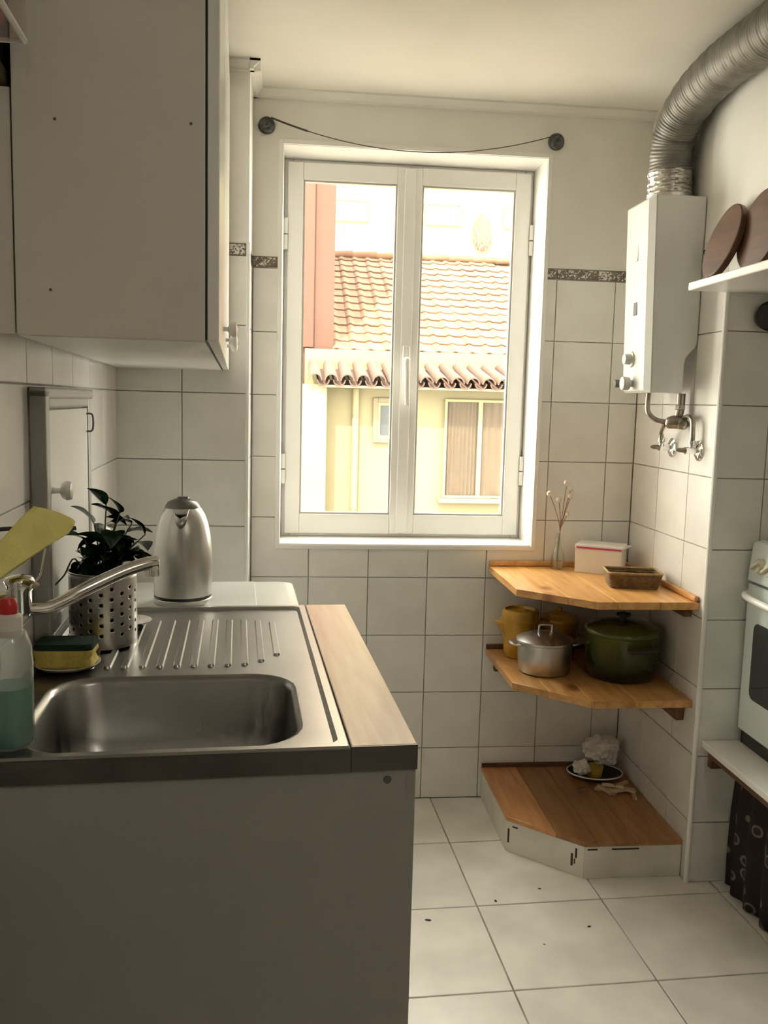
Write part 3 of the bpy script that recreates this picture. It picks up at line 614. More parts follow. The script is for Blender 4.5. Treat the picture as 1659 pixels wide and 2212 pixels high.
# washing machine
wm = lthing('washing_machine', 'white top-panelled washing machine between sink and tiled pier', 'washing machine', 0.26, 0.46, 0.0)
def lm_(bm): return xform(bm, Matrix.Translation((-0.26, 0.46, 0)))
obj('body', lm_(box(bm_(), 0.012, 0.498, -0.718, -0.205, 0.02, 0.818)), 'white_enamel', wm, smooth=0, bevel=0.006)
obj('top', lm_(loft(bm_(), [rrect(0.008, 0.512, -0.720, -0.20, 0.03, 0.820), rrect(0.006, 0.514, -0.722, -0.198, 0.03, 0.834), rrect(0.010, 0.508, -0.720, -0.200, 0.03, 0.846), rrect(0.024, 0.490, -0.712, -0.214, 0.025, 0.850)], True, True)), 'white_enamel', wm, smooth=50)
obj('top_panel', lm_(loft(bm_(), [rrect(0.03, 0.402, -0.70, -0.222, 0.006, 0.8495), rrect(0.03, 0.402, -0.70, -0.222, 0.006, 0.8520), rrect(0.0315, 0.4005, -0.6985, -0.2235, 0.005, 0.8528)], True)), 'white_enamel', wm, smooth=30)
pt = obj('porthole', lm_(xform(lathe(bm_(), [(0.17, 0), (0.17, 0.012), (0.145, 0.022), (0.12, 0.012)], 40, cap1=False), Matrix.Translation((0.498, -0.462, 0.42)) @ Matrix.Rotation(PI/2, 4, 'Y'))), 'chrome', wm)
obj('porthole_glass', lm_(xform(lathe(bm_(), [(0.12, 0.0), (0.10, 0.014), (0.0, 0.02)], 40), Matrix.Translation((0.500, -0.462, 0.42)) @ Matrix.Rotation(PI/2, 4, 'Y'))), 'dark_glass', pt)
obj('control_panel', lm_(box(bm_(), 0.498, 0.506, -0.715, -0.208, 0.71, 0.815)), 'grey_plastic', wm, smooth=0, bevel=0.002)

# kettle
kt = lthing('electric_kettle', 'brushed steel electric kettle with dark lid beside the plant', 'kettle', 0.218, 0.470, 0.8528, extra=-0.02)
obj('base', lathe(bm_(), [(0.0, 0), (0.070, 0), (0.072, 0.004), (0.072, 0.013), (0.070, 0.015)], 40), 'steel_brushed', kt)
obj('base_gap', lathe(bm_(), [(0.068, 0.015), (0.0715, 0.016), (0.0715, 0.021), (0.068, 0.022)], 40), 'black_plastic', kt)
obj('body', lathe(bm_(), [(0.068, 0.021), (0.0715, 0.022), (0.0722, 0.05), (0.0726, 0.10), (0.0715, 0.14), (0.0685, 0.172), (0.0625, 0.202), (0.0545, 0.224), (0.0455, 0.239), (0.040, 0.244)], 48, cap0=True, cap1=True), 'steel_brushed', kt, smooth=60)
ld = obj('lid', lathe(bm_(), [(0.0445, 0.238), (0.043, 0.245), (0.036, 0.255), (0.020, 0.262), (0.0, 0.2645)], 36, cap0=False), 'steel_dark', kt, smooth=60)
obj('lid_button', lathe(bm_(), [(0.016, 0.262), (0.014, 0.2665), (0.0, 0.268)], 28, (0, 0.012, -0.001), cap0=False), 'black_plastic', ld)
sp_ = bm_()
L0 = [(-0.026, -0.038, 0.243), (-0.024, -0.050, 0.236), (0.0, -0.056, 0.226), (0.024, -0.050, 0.236), (0.026, -0.038, 0.243)]
L1 = [(-0.019, -0.052, 0.243), (-0.015, -0.068, 0.231), (0.0, -0.078, 0.222), (0.015, -0.068, 0.231), (0.019, -0.052, 0.243)]
L2 = [(-0.010, -0.060, 0.205), (-0.006, -0.0655, 0.200), (0.0, -0.0675, 0.196), (0.006, -0.0655, 0.200), (0.010, -0.060, 0.205)]
vv_ = [[sp_.verts.new(p) for p in l] for l in (L0, L1, L2)]
for k in range(4): sp_.faces.new((vv_[1][k], vv_[1][k+1], vv_[2][k+1], vv_[2][k]))
obj('spout', sp_, 'steel_brushed', kt, smooth=60).modifiers.new('thick', 'SOLIDIFY').thickness = 0.0012
obj('spout_mouth', prism(bm_(), [(-0.018, -0.046), (-0.0145, -0.066), (0.0, -0.0755), (0.0145, -0.066), (0.018, -0.046)], 0.2285, 0.2300), 'black_plastic', kt, smooth=0)
obj('handle', tube(bm_(), smooth_path([(0.0, 0.045, 0.244), (0, 0.085, 0.246), (0, 0.112, 0.225), (0, 0.112, 0.14), (0, 0.105, 0.075), (0, 0.072, 0.05)], 6), 0.0105, 10), 'black_plastic', kt)

# perforated cutlery holder used as planter
def perforated(R, H, seg=40, rows=12):
    bm = bm_(); cell = {}
    def P(a, z): return (R*math.cos(a), R*math.sin(a), z)
    zs = [0.012+(H-0.024)*k/rows for k in range(rows+1)]
    vc = {}
    def V(a, z):
        k = (round(a % (2*PI), 5), round(z, 5))
        if k not in vc: vc[k] = bm.verts.new(P(a, z))
        return vc[k]
    da = 2*PI/seg
    for i in range(seg):
        for j in range(rows):
            a0, a1, z0, z1 = i*da, (i+1)*da, zs[j], zs[j+1]
            am, zm = (a0+a1)/2, (z0+z1)/2
            out = [(a0, z0), (am, z0), (a1, z0), (a1, zm), (a1, z1), (am, z1), (a0, z1), (a0, zm)]
            ov = [V(*q) for q in out]
            if i % 2 == 0 and (j+(i//2)) % 2 == 0 and 0 < j < rows-1:
                hr = 0.0036
                iv = [bm.verts.new(P(am+hr*math.cos(t_)/R, zm+hr*math.sin(t_))) for t_ in (-2.356, -1.571, -0.785, 0, 0.785, 1.571, 2.356, PI)]
                for k in range(8): bm.faces.new((ov[k], ov[(k+1) % 8], iv[(k+1) % 8], iv[k]))
            else: bm.faces.new(ov)
    for z0, z1, top in ((0.0, zs[0], False), (zs[-1], H, True)):
        A = [V(i*da/2, z0) for i in range(seg*2)]; B = [V(i*da/2, z1) for i in range(seg*2)]
        for k in range(seg*2): bm.faces.new((A[k], A[(k+1) % (seg*2)], B[(k+1) % (seg*2)], B[k]))
        if not top: bm.faces.new(A[::-1])
    return bm
HZ = CT-0.0028; HU, HV = 0.101, 1.006
ch = lthing('cutlery_holder', 'perforated steel cutlery holder holding the leafy plant', 'holder', HU, HV, HZ)
hb = obj('cup', perforated(0.0625, 0.140), 'steel_brushed', ch, smooth=60)
md = hb.modifiers.new('wall', 'SOLIDIFY'); md.thickness = 0.0014; md.offset = -1
obj('rolled_rim', tube(bm_(), [(0.0622*math.cos(a*PI/24), 0.0622*math.sin(a*PI/24), 0.140) for a in range(49)], 0.0018, 6, caps=False), 'steel', ch)
# plant
pp = lthing('potted_plant', 'dark green leafy plant growing out of the steel holder', 'plant', HU, HV, HZ+0.002)
obj('inner_pot', lathe(bm_(), [(0.0, 0), (0.042, 0.0), (0.055, 0.118), (0.053, 0.118), (0.050, 0.105)], 28, cap1=False), 'black_plastic', pp)
obj('soil', lathe(bm_(), [(0.0505, 0.098), (0.048, 0.106), (0.02, 0.111), (0.0, 0.109)], 24), 'soil', pp, smooth=60)
lfm = None
def leaf_bm():
    bm = bm_(); n = 8; rows = []
    for i in range(n+1):
        t_ = i/n; w = 0.0190*math.sin(PI*t_**0.8)**0.9*(1-0.22*t_)+0.0003; y = 0.054*t_; z = 0.008*t_-0.018*t_*t_
        rows.append([bm.verts.new((-w, y, z+0.35*w)), bm.verts.new((-0.5*w, y, z+0.10*w)), bm.verts.new((0, y, z-0.0012)), bm.verts.new((0.5*w, y, z+0.10*w)), bm.verts.new((w, y, z+0.35*w))])
    for a, b in zip(rows, rows[1:]):
        for k in range(4): bm.faces.new((a[k], a[k+1], b[k+1], b[k]))
    return bm
rnd = random.Random(11)
stems = [(0.060, -0.010, 0.190), (0.025, 0.012, 0.235), (0.008, 0.0, 0.262), (0.035, -0.022, 0.250), (-0.030, -0.020, 0.200), (-0.018, 0.020, 0.225), (0.078, 0.010, 0.205), (-0.045, -0.005, 0.178), (0.052, 0.025, 0.225), (0.01, -0.03, 0.19)]
for (tx, ty, tz) in stems:
    pth = smooth_path([(tx*0.15, ty*0.2, 0.105), (tx*0.45, ty*0.5, 0.105+(tz-0.105)*0.55), (tx, ty, tz)], 5)
    obj('stem', tube(bm_(), pth, [0.0022-0.0001*i for i in range(len(pth))], 6), 'stem', pp)
    nl = 7
    for k in range(nl):
        s = 0.32+0.68*k/(nl-1); p = pth[min(len(pth)-1, int(s*(len(pth)-1)))]
        yaw = k*2.4+rnd.uniform(-0.5, 0.5); pit = rnd.uniform(-0.75, 0.45) if k < nl-1 else rnd.uniform(0.3, 1.2); sc_ = rnd.uniform(0.75, 1.15)
        if p.x+(-math.sin(yaw))*0.05 < -0.085: yaw = -1.2+rnd.uniform(-0.4, 0.4)
        if lfm is None: lfm = o = obj('leaf', leaf_bm(), 'leaf', pp, smooth=80)
        else: o = lfm.copy(); COL.objects.link(o); o.parent = pp
        o.location = p; o.rotation_euler = (pit, rnd.uniform(-0.5, 0.5), yaw); o.scale = (sc_*1.1, sc_, sc_)
obj('dry_twig', tube(bm_(), smooth_path([(-0.02, -0.02, 0.11), (-0.045, -0.03, 0.165), (-0.064, -0.032, 0.135), (-0.082, -0.034, 0.115)], 5), 0.0016, 6), 'stem', pp)
# glass saucer behind the holder
tag(obj('small_saucer', lathe(bm_(), [(0.0, 0.0), (0.022, 0.0), (0.038, 0.008), (0.045, 0.013), (0.043, 0.0135), (0.036, 0.010), (0.02, 0.003), (0.0, 0.003)], 32), 'porcelain', loc=LF(0.135, 0.885, CT-0.0028)), 'small white saucer on the drainer behind the steel holder', 'saucer')

# wall-mounted mixer tap
tp = lthing('mixer_tap', 'chrome wall-mounted mixer tap with long swivel spout over the sink', 'tap', 0.0, 1.40, 1.06)
obj('wall_plate', xform(lathe(bm_(), [(0.030, 0), (0.030, 0.004), (0.020, 0.010)], 28), Matrix.Translation((0, 0, 0.010)) @ Matrix.Rotation(PI/2, 4, 'Y')), 'chrome', tp)
obj('inlet', tube(bm_(), [(0.008, 0, 0.010), (0.03, 0, 0.010)], 0.012, 16), 'chrome', tp)
obj('body', lathe(bm_(), [(0.0, -0.014), (0.014, -0.014), (0.017, -0.008), (0.017, 0.022), (0.019, 0.025), (0.019, 0.032), (0.0, 0.034)], 28, (0.042, 0, 0)), 'chrome', tp, smooth=50)
obj('spout', tube(bm_(), smooth_path([(0.046, 0.0, -0.004), (0.083, 0.010, -0.004), (0.126, 0.030, 0.016), (0.176, 0.055, 0.037), (0.209, 0.070, 0.047), (0.228, 0.080, 0.049)], 6), [0.0095]*10+[0.0105]*21, 16), 'chrome', tp)
obj('aerator', lathe(bm_(), [(0.0, -0.02), (0.011, -0.02), (0.011, 0.004), (0.012, 0.006), (0.0, 0.008)], 20, (0.222, 0.078, 0.048)), 'chrome', tp)
lv = obj('lever_hub', lathe(bm_(), [(0.020, 0.0), (0.022, 0.005), (0.018, 0.011), (0.0, 0.015)], 28, (0.042, 0, 0.032)), 'chrome', tp, smooth=60)
obj('lever', tube(bm_(), smooth_path([(0.044, -0.004, 0.036), (0.058, -0.016, 0.036), (0.070, -0.026, 0.034)], 5), [0.010, 0.010, 0.0095, 0.009, 0.009, 0.009, 0.0085, 0.0085, 0.008, 0.008, 0.007], 12, flat=0.6), 'chrome', lv)
# towel hook rail over the tap and the yellow cloth hanging on it
hk = lthing('cloth_rail', 'thin dark rail with a bent steel wire end on the left wall', 'rail', 0.0, 1.36, 1.135)
obj('rod', tube(bm_(), smooth_path([(0.0, 0.005, 0.030), (0.03, 0.015, 0.030), (0.075, 0.03, 0.022), (0.108, 0.04, 0.028)], 5), 0.0032, 8), 'wire_dark', hk)
obj('wire_hook', tube(bm_(), smooth_path([(0.070, 0.028, 0.022), (0.066, 0.012, -0.01), (0.064, -0.005, -0.035), (0.056, -0.015, -0.047)], 5), 0.0016, 8), 'chrome', hk)
cl = lthing('cleaning_cloth', 'yellow sponge cloth looped over the rail above the tap', 'cloth', 0.06, 1.36, 1.15)
fold = Vector((-0.003, 0.0, 0.050)); back = Vector((0.047, 0.034, 0.024)); front = Vector((0.030, -0.022, 0.002))
sec = smooth_path([back+Vector((-0.006, -0.016, -0.016)), back, fold.lerp(back, 0.5)+Vector((0.001, 0.004, 0.003)), fold+Vector((0.003, 0.003, -0.001)), fold+Vector((-0.001, -0.002, -0.002)), fold.lerp(front, 0.5)+Vector((0.002, -0.005, 0.001)), front], 6)
cbm = bm_(); grid = []
for k in range(11):
    s_ = k/10; row = []
    for p in sec:
        w_ = min(1.0, (p-fold).length/0.055); d_ = Vector((-0.066, -0.113, -0.090)).lerp(Vector((-0.118, -0.120, -0.078)), w_)*s_
        row.append(cbm.verts.new(p+d_+Vector((0, 0, 0.0015*math.sin(7*s_)))))
    grid.append(row)
for A_, B_ in zip(grid, grid[1:]):
    for k in range(len(sec)-1): cbm.faces.new((A_[k], A_[k+1], B_[k+1], B_[k]))
co = obj('cloth', cbm, 'yellow_cloth', cl, smooth=80)
md = co.modifiers.new('thick', 'SOLIDIFY'); md.thickness = 0.0030; md.offset = 0
# washing-up bottle
bt = lthing('soap_bottle', 'clear washing-up bottle with red cap and green soap', 'bottle', 0.057, 1.528, CT-0.0004)
obj('shell', lathe(bm_(), [(0.0, 0.0), (0.026, 0.0), (0.029, 0.004), (0.0292, 0.09), (0.0295, 0.115), (0.0275, 0.138), (0.021, 0.155), (0.014, 0.163), (0.0125, 0.165)], 36, cap1=False, sx=1.0), 'bottle_plastic', bt, smooth=60)
obj('soap', lathe(bm_(), [(0.0, 0.003), (0.0245, 0.003), (0.0275, 0.006), (0.0277, 0.083), (0.0, 0.083)], 32), 'soap_green', bt, smooth=60)
obj('collar', lathe(bm_(), [(0.0165, 0.150), (0.0175, 0.152), (0.0175, 0.176), (0.0125, 0.180), (0.0, 0.180)], 28), 'plastic_bag', bt)
cp = obj('cap', lathe(bm_(), [(0.0115, 0.180), (0.0125, 0.182), (0.012, 0.194), (0.0085, 0.200), (0.0, 0.201)], 24), 'red_cap', bt)
obj('nozzle', lathe(bm_(), [(0.0042, 0.200), (0.0034, 0.208), (0, 0.209)], 14), 'bottle_plastic', cp)
# sponge in its dish
ds = lthing('soap_dish', 'shallow white dish under the yellow sponge', 'dish', 0.062, 1.160, CT-0.007)
obj('bowl', lathe(bm_(), [(0.0, 0.0), (0.032, 0.0), (0.050, 0.006), (0.056, 0.012), (0.0545, 0.0125), (0.048, 0.008), (0.03, 0.003), (0.0, 0.0028)], 36), 'porcelain', ds, smooth=60)
sg = lthing('sponge', 'yellow sponge with dark green scouring top in the dish', 'sponge', 0.062, 1.166, CT+0.0015, extra=-0.06)
sgb = [rrect(-0.044, 0.044, -0.027, 0.027, 0.012, 0.0), rrect(-0.050, 0.050, -0.032, 0.032, 0.012, 0.005), rrect(-0.047, 0.045, -0.030, 0.030, 0.012, 0.016), rrect(-0.050, 0.050, -0.032, 0.032, 0.012, 0.025), rrect(-0.049, 0.049, -0.031, 0.031, 0.012, 0.032)]
obj('foam', loft(bm_(), sgb, True, True), 'yellow_sponge', sg, smooth=60)
obj('scourer', loft(bm_(), [rrect(-0.049, 0.049, -0.031, 0.031, 0.012, 0.0322), rrect(-0.050, 0.050, -0.032, 0.032, 0.012, 0.036), rrect(-0.048, 0.048, -0.030, 0.030, 0.012, 0.043)], True, True), 'green_scourer', sg, smooth=60)

# ------------------------------------------------------------------ right: corner shelves
PL = [(0.612, -0.001), (0.612, -0.380), (0.803, -0.556), (XR-0.001, -0.556), (XR-0.001, -0.001)]
def corner_boards(parent, z0, z1, m, off, seams, base):
    for a, b in zip(seams, seams[1:]):
        p = clip(clip(list(PL), 0, a+0.0004, True), 0, b-0.0004, False)
        if len(p) >= 3: obj('plank', prism(bm_(), [(x-base[0], y-base[1]) for x, y in p], z0, z1), m, parent, smooth=0, bevel=0.0012, loc=(0, 0, 0))
BASE = (0.86, -0.28)
s1 = thing('corner_shelf', 'upper pine corner shelf holding the vase and basket', 'shelf', (*BASE, 0.803), group='pine corner shelves')
corner_boards(s1, 0.0, 0.022, 'pine', 0, [0.60, 0.735, 0.86, 0.985, 1.12], BASE)
obj('back_lip', box(bm_(), 0.612-BASE[0], XR-0.016-BASE[0], -0.014-BASE[1], -0.001-BASE[1], 0.022, 0.040), 'pine', s1, smooth=0, bevel=0.004)
obj('side_lip', box(bm_(), XR-0.016-BASE[0], XR-0.001-BASE[0], -0.556-BASE[1], -0.001-BASE[1], 0.022, 0.040), 'pine', s1, smooth=0, bevel=0.006)
obj('side_cleat', box(bm_(), XR-0.026-BASE[0], XR-0.001-BASE[0], -0.515-BASE[1], -0.03-BASE[1], -0.030, 0.0), 'brown_wood', s1, smooth=0, bevel=0.002)
obj('back_cleat', box(bm_(), 0.66-BASE[0], XR-0.03-BASE[0], -0.026-BASE[1], -0.001-BASE[1], -0.030, 0.0), 'brown_wood', s1, smooth=0, bevel=0.002)
s2 = thing('corner_shelf', 'middle pine corner shelf holding the pots and casserole', 'shelf', (*BASE, 0.515), group='pine corner shelves')
corner_boards(s2, 0.0, 0.022, 'pine', 0, [0.60, 0.70, 0.80, 0.93, 1.12], BASE)
obj('back_lip', box(bm_(), 0.612-BASE[0], XR-0.016-BASE[0], -0.014-BASE[1], -0.001-BASE[1], 0.022, 0.038), 'brown_wood', s2, smooth=0, bevel=0.003)
obj('side_cleat', prism(bm_(), [(XR-0.026-BASE[0], -0.03-BASE[1]), (XR-0.026-BASE[0], -0.51-BASE[1]), (XR-0.001-BASE[0], -0.51-BASE[1]), (XR-0.001-BASE[0], -0.03-BASE[1])], -0.055, 0.0), 'brown_wood', s2, smooth=0, bevel=0.004)
obj('back_cleat', box(bm_(), 0.640-BASE[0], XR-0.03-BASE[0], -0.026-BASE[1], -0.001-BASE[1], -0.055, 0.0), 'brown_wood', s2, smooth=0, bevel=0.004)
s3 = thing('corner_plinth', 'low corner plinth with brown planks and scuffed white sides', 'plinth', (*BASE, 0.0))
corner_boards(s3, 0.098, 0.112, 'pine_dark', 0, [0.60, 0.735, 0.840, 0.955, 1.12], BASE)
def side_board(a, b, nm='side_board'):
    a, b = Vector(a), Vector(b); d = (b-a).normalized(); n = Vector((-d.y, d.x)); t_ = 0.014
    poly = [a, b, b+n*t_, a+n*t_]
    return obj(nm, prism(bm_(), [(p.x-BASE[0], p.y-BASE[1]) for p in poly], 0.0, 0.0975), 'worn_white_wood', s3, smooth=0, bevel=0.0015)
side_board((0.614, -0.003), (0.614, -0.379)); sb2 = side_board((0.6145, -0.3795), (0.803, -0.553)); sb3 = side_board((0.8045, -0.554), (XR-0.002, -0.554))
obj('back_lip', box(bm_(), 0.614-BASE[0], XR-0.003-BASE[0], -0.012-BASE[1], -0.001-BASE[1], 0.112, 0.126), 'brown_wood', s3, smooth=0, bevel=0.002)
def scuff(px, py, dx, dy, z0, z1, nx, ny, par):
    bm = bm_(); e = 0.0007
    a = Vector((px, py)); b = a+Vector((dx, dy)); n = Vector((nx, ny)).normalized()*e
    prism(bm, [(p.x-BASE[0], p.y-BASE[1]) for p in (a-n*2, b-n*2, b+n, a+n)], z0, z1); obj('scuff', bm, 'worn_mark', par, smooth=0)
dd = Vector((0.803-0.6145, -0.553+0.3795)).normalized()
for s_, l_, z0, z1 in ((0.004, 0.006, 0.03, 0.075), (0.02, 0.018, 0.082, 0.087), (0.215, 0.007, 0.028, 0.066), (0.225, 0.004, 0.036, 0.052), (0.228, 0.006, 0.055, 0.085)):
    q = Vector((0.6145, -0.3795))+dd*s_; scuff(q.x, q.y, dd.x*l_, dd.y*l_, z0, z1, -dd.y if dd.y > 0 else dd.y, -dd.x if dd.x > 0 else dd.x, sb2)
for x_, l_ in ((0.812, 0.03), (0.885, 0.082)): scuff(x_, -0.554, l_, 0, 0.0865, 0.0915, 0, -1, sb3)

ZS1, ZS2, ZS3 = 0.825, 0.537, 0.112
# bud vase with dried stems
va = thing('bud_vase', 'small clear glass bud vase on the upper corner shelf', 'vase', (0.835, -0.052, ZS1))
obj('glass', lathe(bm_(), [(0.0, 0.0), (0.021, 0.0), (0.023, 0.004), (0.022, 0.045), (0.014, 0.066), (0.0085, 0.08), (0.0085, 0.118), (0.010, 0.123), (0.0088, 0.123), (0.0072, 0.116), (0.0072, 0.082), (0.012, 0.066), (0.020, 0.045), (0.0205, 0.008), (0.0, 0.007)], 28), 'vase_glass', va, smooth=60)
ds_ = thing('dried_flowers', 'dried stems with small round cream heads in the bud vase', 'flowers', (0.835, -0.052, ZS1+0.008))
for bx_, bz_, r_ in ((0.850, 1.117, 0.0085), (0.870, 1.094, 0.0068), (0.865, 1.073, 0.0085), (0.796, 1.079, 0.008), (0.832, 1.058, 0.0078), (0.858, 1.013, 0.0068)):
    ox, oz = bx_-0.835, bz_-ZS1-0.008; oy = random.uniform(-0.012, 0.012)
    st = obj('stem', tube(bm_(), smooth_path([(-0.003, 0, 0.004), (0.003, 0, 0.118), (ox*0.45+0.003, oy*0.4, 0.118+(oz-0.118)*0.55), (ox, oy, oz)], 5), 0.0012, 6), 'dry_stem', ds_)
    bb = bm_(); bmesh.ops.create_icosphere(bb, subdivisions=2, radius=r_*1.2); xform(bb, Matrix.Translation((ox, oy, oz))); obj('flower_head', bb, 'dry_flower', st, smooth=80)
# white carton
cbx = thing('carton', 'white carton with a pink stripe on the upper corner shelf', 'box', (0.877, -0.104, ZS1), rz=-0.50)
obj('body', box(bm_(), 0, 0.150, 0.0, 0.108, 0, 0.080), 'card_white', cbx, smooth=0, bevel=0.0015)
lid_ = obj('lid', box(bm_(), -0.002, 0.152, -0.002, 0.110, 0.0802, 0.093), 'card_white', cbx, smooth=0, bevel=0.002)
obj('stripe', box(bm_(), 0.004, 0.149, -0.0028, -0.0020, 0.0812, 0.0868), 'card_pink', lid_, smooth=0)
obj('tuck_flap', prism(bm_(), [(0.1525, 0.004), (0.1532, 0.004), (0.172, 0.10), (0.1525, 0.106)], 0.086, 0.0875), 'card_white', lid_, smooth=0)
# wicker basket
wk_ = thing('wicker_basket', 'small dark wicker tray basket on the upper corner shelf', 'basket', (0.985, -0.335, ZS1), rz=-0.17)
ww = bm_()
def bl(z): k = z/0.046; return rrect(-0.070-0.010*k, 0.070+0.010*k, -0.044-0.010*k, 0.044+0.010*k, 0.014, z, 4)
for i in range(8):
    z = 0.004+0.0055*i; P = bl(z); tube(ww, P+[P[0]], 0.0027, 6, caps=False)
obj('weave', ww, 'wicker', wk_, smooth=60, kind='stuff')
wv = bm_(); P0, P1 = bl(0.002), bl(0.046); n_ = 44
def along(P, t_):
    L_ = [0]; Q = P+[P[0]]
    for a, b in zip(Q, Q[1:]): L_.append(L_[-1]+(Vector(b)-Vector(a)).length)
    d_ = t_*L_[-1]
    for i in range(len(Q)-1):
        if L_[i+1] >= d_: return Vector(Q[i]).lerp(Vector(Q[i+1]), (d_-L_[i])/max(1e-6, L_[i+1]-L_[i]))
for i in range(n_): tube(wv, [along(P0, i/n_), along(P1, i/n_)], 0.0019, 5)
obj('stakes', wv, 'wicker', wk_, smooth=60, kind='stuff')
obj('rim', tube(bm_(), bl(0.048)+[bl(0.048)[0]], 0.0036, 8, caps=False), 'wicker_light', wk_, smooth=60)
obj('base', prism(bm_(), [(p[0], p[1]) for p in rrect(-0.070, 0.070, -0.044, 0.044, 0.014, 0, 4)], 0.0, 0.004), 'wicker', wk_)
pb = bm_(); bmesh.ops.create_icosphere(pb, subdivisions=2, radius=0.011)
tag(obj('cotton_ball', pb, 'card_white', loc=(0.935, -0.345, ZS1+0.0148), smooth=80), 'small white ball lying in the wicker basket', 'ball')
# yellow jug
yj = thing('yellow_jug', 'yellow glazed lidded jug with a spout on the middle shelf', 'jug', (0.702, -0.098, ZS2))
obj('body', lathe(bm_(), [(0.0, 0), (0.044, 0), (0.048, 0.004), (0.058, 0.075), (0.064, 0.118), (0.065, 0.124)], 36), 'yellow_glaze', yj, smooth=50)
obj('lid', lathe(bm_(), [(0.060, 0.124), (0.061, 0.150), (0.058, 0.160), (0.050, 0.161), (0.046, 0.152), (0.0, 0.150)], 36), 'yellow_glaze', yj, smooth=50)
sj = bm_(); loft(sj, [[(-0.055, -0.02, 0.070), (-0.055, 0.02, 0.070), (-0.056, 0.024, 0.120), (-0.056, -0.024, 0.120)], [(-0.070, -0.008, 0.100), (-0.070, 0.008, 0.100), (-0.088, 0.010, 0.124), (-0.088, -0.010, 0.124)]], True, True)
obj('spout', sj, 'yellow_glaze', yj, bevel=0.004)
obj('handle', tube(bm_(), smooth_path([(0.060, 0.0, 0.112), (0.095, 0, 0.110), (0.098, 0, 0.07), (0.055, 0, 0.04)], 5), 0.007, 8), 'yellow_glaze', yj)
y2 = thing('yellow_pot', 'second yellow glazed pot in shadow behind the aluminium pot', 'pot', (0.842, -0.075, ZS2))
obj('body', lathe(bm_(), [(0.0, 0), (0.050, 0), (0.055, 0.005), (0.062, 0.09), (0.064, 0.118)], 36), 'yellow_glaze', y2, smooth=50)
l2_ = obj('lid', lathe(bm_(), [(0.064, 0.118), (0.062, 0.128), (0.035, 0.142), (0.010, 0.146)], 36), 'yellow_glaze', y2, smooth=50)
obj('lid_knob', lathe(bm_(), [(0.007, 0.146), (0.011, 0.154), (0.010, 0.162), (0, 0.165)], 20), 'yellow_glaze', l2_)
# aluminium pot
ap = thing('aluminium_pot', 'small aluminium saucepan with lid and two side handles', 'pot', (0.742, -0.262, ZS2))
obj('body', lathe(bm_(), [(0.0, 0), (0.076, 0), (0.082, 0.006), (0.084, 0.05), (0.085, 0.094), (0.089, 0.097), (0.089, 0.099), (0.082, 0.099)], 40), 'aluminium', ap, smooth=50)
al_ = obj('lid', lathe(bm_(), [(0.090, 0.0995), (0.090, 0.104), (0.084, 0.107), (0.055, 0.119), (0.02, 0.125), (0.0, 0.126)], 40), 'aluminium', ap, smooth=60)
obj('lid_handle', tube(bm_(), smooth_path([(-0.021, 0, 0.124), (-0.021, 0, 0.143), (-0.017, 0, 0.148), (0.017, 0, 0.148), (0.021, 0, 0.143), (0.021, 0, 0.124)], 4), 0.0038, 8), 'aluminium', al_)
for s_ in (-1, 1):
    obj('side_handle', tube(bm_(), smooth_path([(s_*0.084, -0.024, 0.088), (s_*0.106, -0.020, 0.092), (s_*0.112, 0.0, 0.093), (s_*0.106, 0.020, 0.092), (s_*0.084, 0.024, 0.088)], 4), 0.0042, 8), 'aluminium', ap)
# green casserole
gc = thing('green_casserole', 'large green enamel casserole with lid on the middle shelf', 'casserole', (0.972, -0.315, ZS2))
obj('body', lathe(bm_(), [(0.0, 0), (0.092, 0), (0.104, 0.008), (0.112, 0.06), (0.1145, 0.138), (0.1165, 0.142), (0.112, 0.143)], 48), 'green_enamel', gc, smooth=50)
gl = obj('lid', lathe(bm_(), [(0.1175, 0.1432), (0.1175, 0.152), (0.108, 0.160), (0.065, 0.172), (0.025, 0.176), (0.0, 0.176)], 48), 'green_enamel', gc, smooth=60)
obj('lid_knob', lathe(bm_(), [(0.010, 0.176), (0.010, 0.186), (0.022, 0.192), (0.022, 0.199), (0.0, 0.202)], 24), 'black_plastic', gl)
for a in (-1.36, -1.36+PI):
    ca_, sa_ = math.cos(a), math.sin(a); q = lambda r, s, z: (r*ca_-s*sa_, r*sa_+s*ca_, z)
    if a > 0: rr = 0.118
    else: rr = 0.128
    obj('side_handle', tube(bm_(), smooth_path([q(0.108, -0.042, 0.108), q(rr, -0.034, 0.112), q(rr+0.004, 0, 0.113), q(rr, 0.034, 0.112), q(0.108, 0.042, 0.108)], 5), 0.0105, 10, flat=0.8), 'dark_ceramic', gc)

# things on the plinth
tr = thing('oval_dish', 'dark oval serving dish with a pale rim on the plinth', 'dish', (0.985, -0.105, ZS3), rz=-0.18)
obj('bowl', lathe(bm_(), [(0.0, 0), (0.045, 0.0), (0.062, 0.010), (0.070, 0.020), (0.068, 0.021), (0.06, 0.012), (0.043, 0.004), (0, 0.004)], 36, sx=1.35), 'dark_ceramic', tr, smooth=60)
obj('rim', tube(bm_(), [(1.35*0.069*math.cos(a*PI/24), 0.069*math.sin(a*PI/24), 0.0205) for a in range(49)], 0.0026, 6, caps=False), 'porcelain', tr)
ypb = thing('yellow_bowl', 'small yellow plastic tub under the crumpled bag', 'tub', (0.985, -0.098, ZS3+0.0045))
obj('tub', lathe(bm_(), [(0.0, 0), (0.026, 0), (0.032, 0.032), (0.030, 0.032), (0.024, 0.004), (0, 0.004)], 28), 'yellow_plastic', ypb, smooth=60)
gb = bm_(); bmesh.ops.create_icosphere(gb, subdivisions=4, radius=0.05)
from mathutils import noise
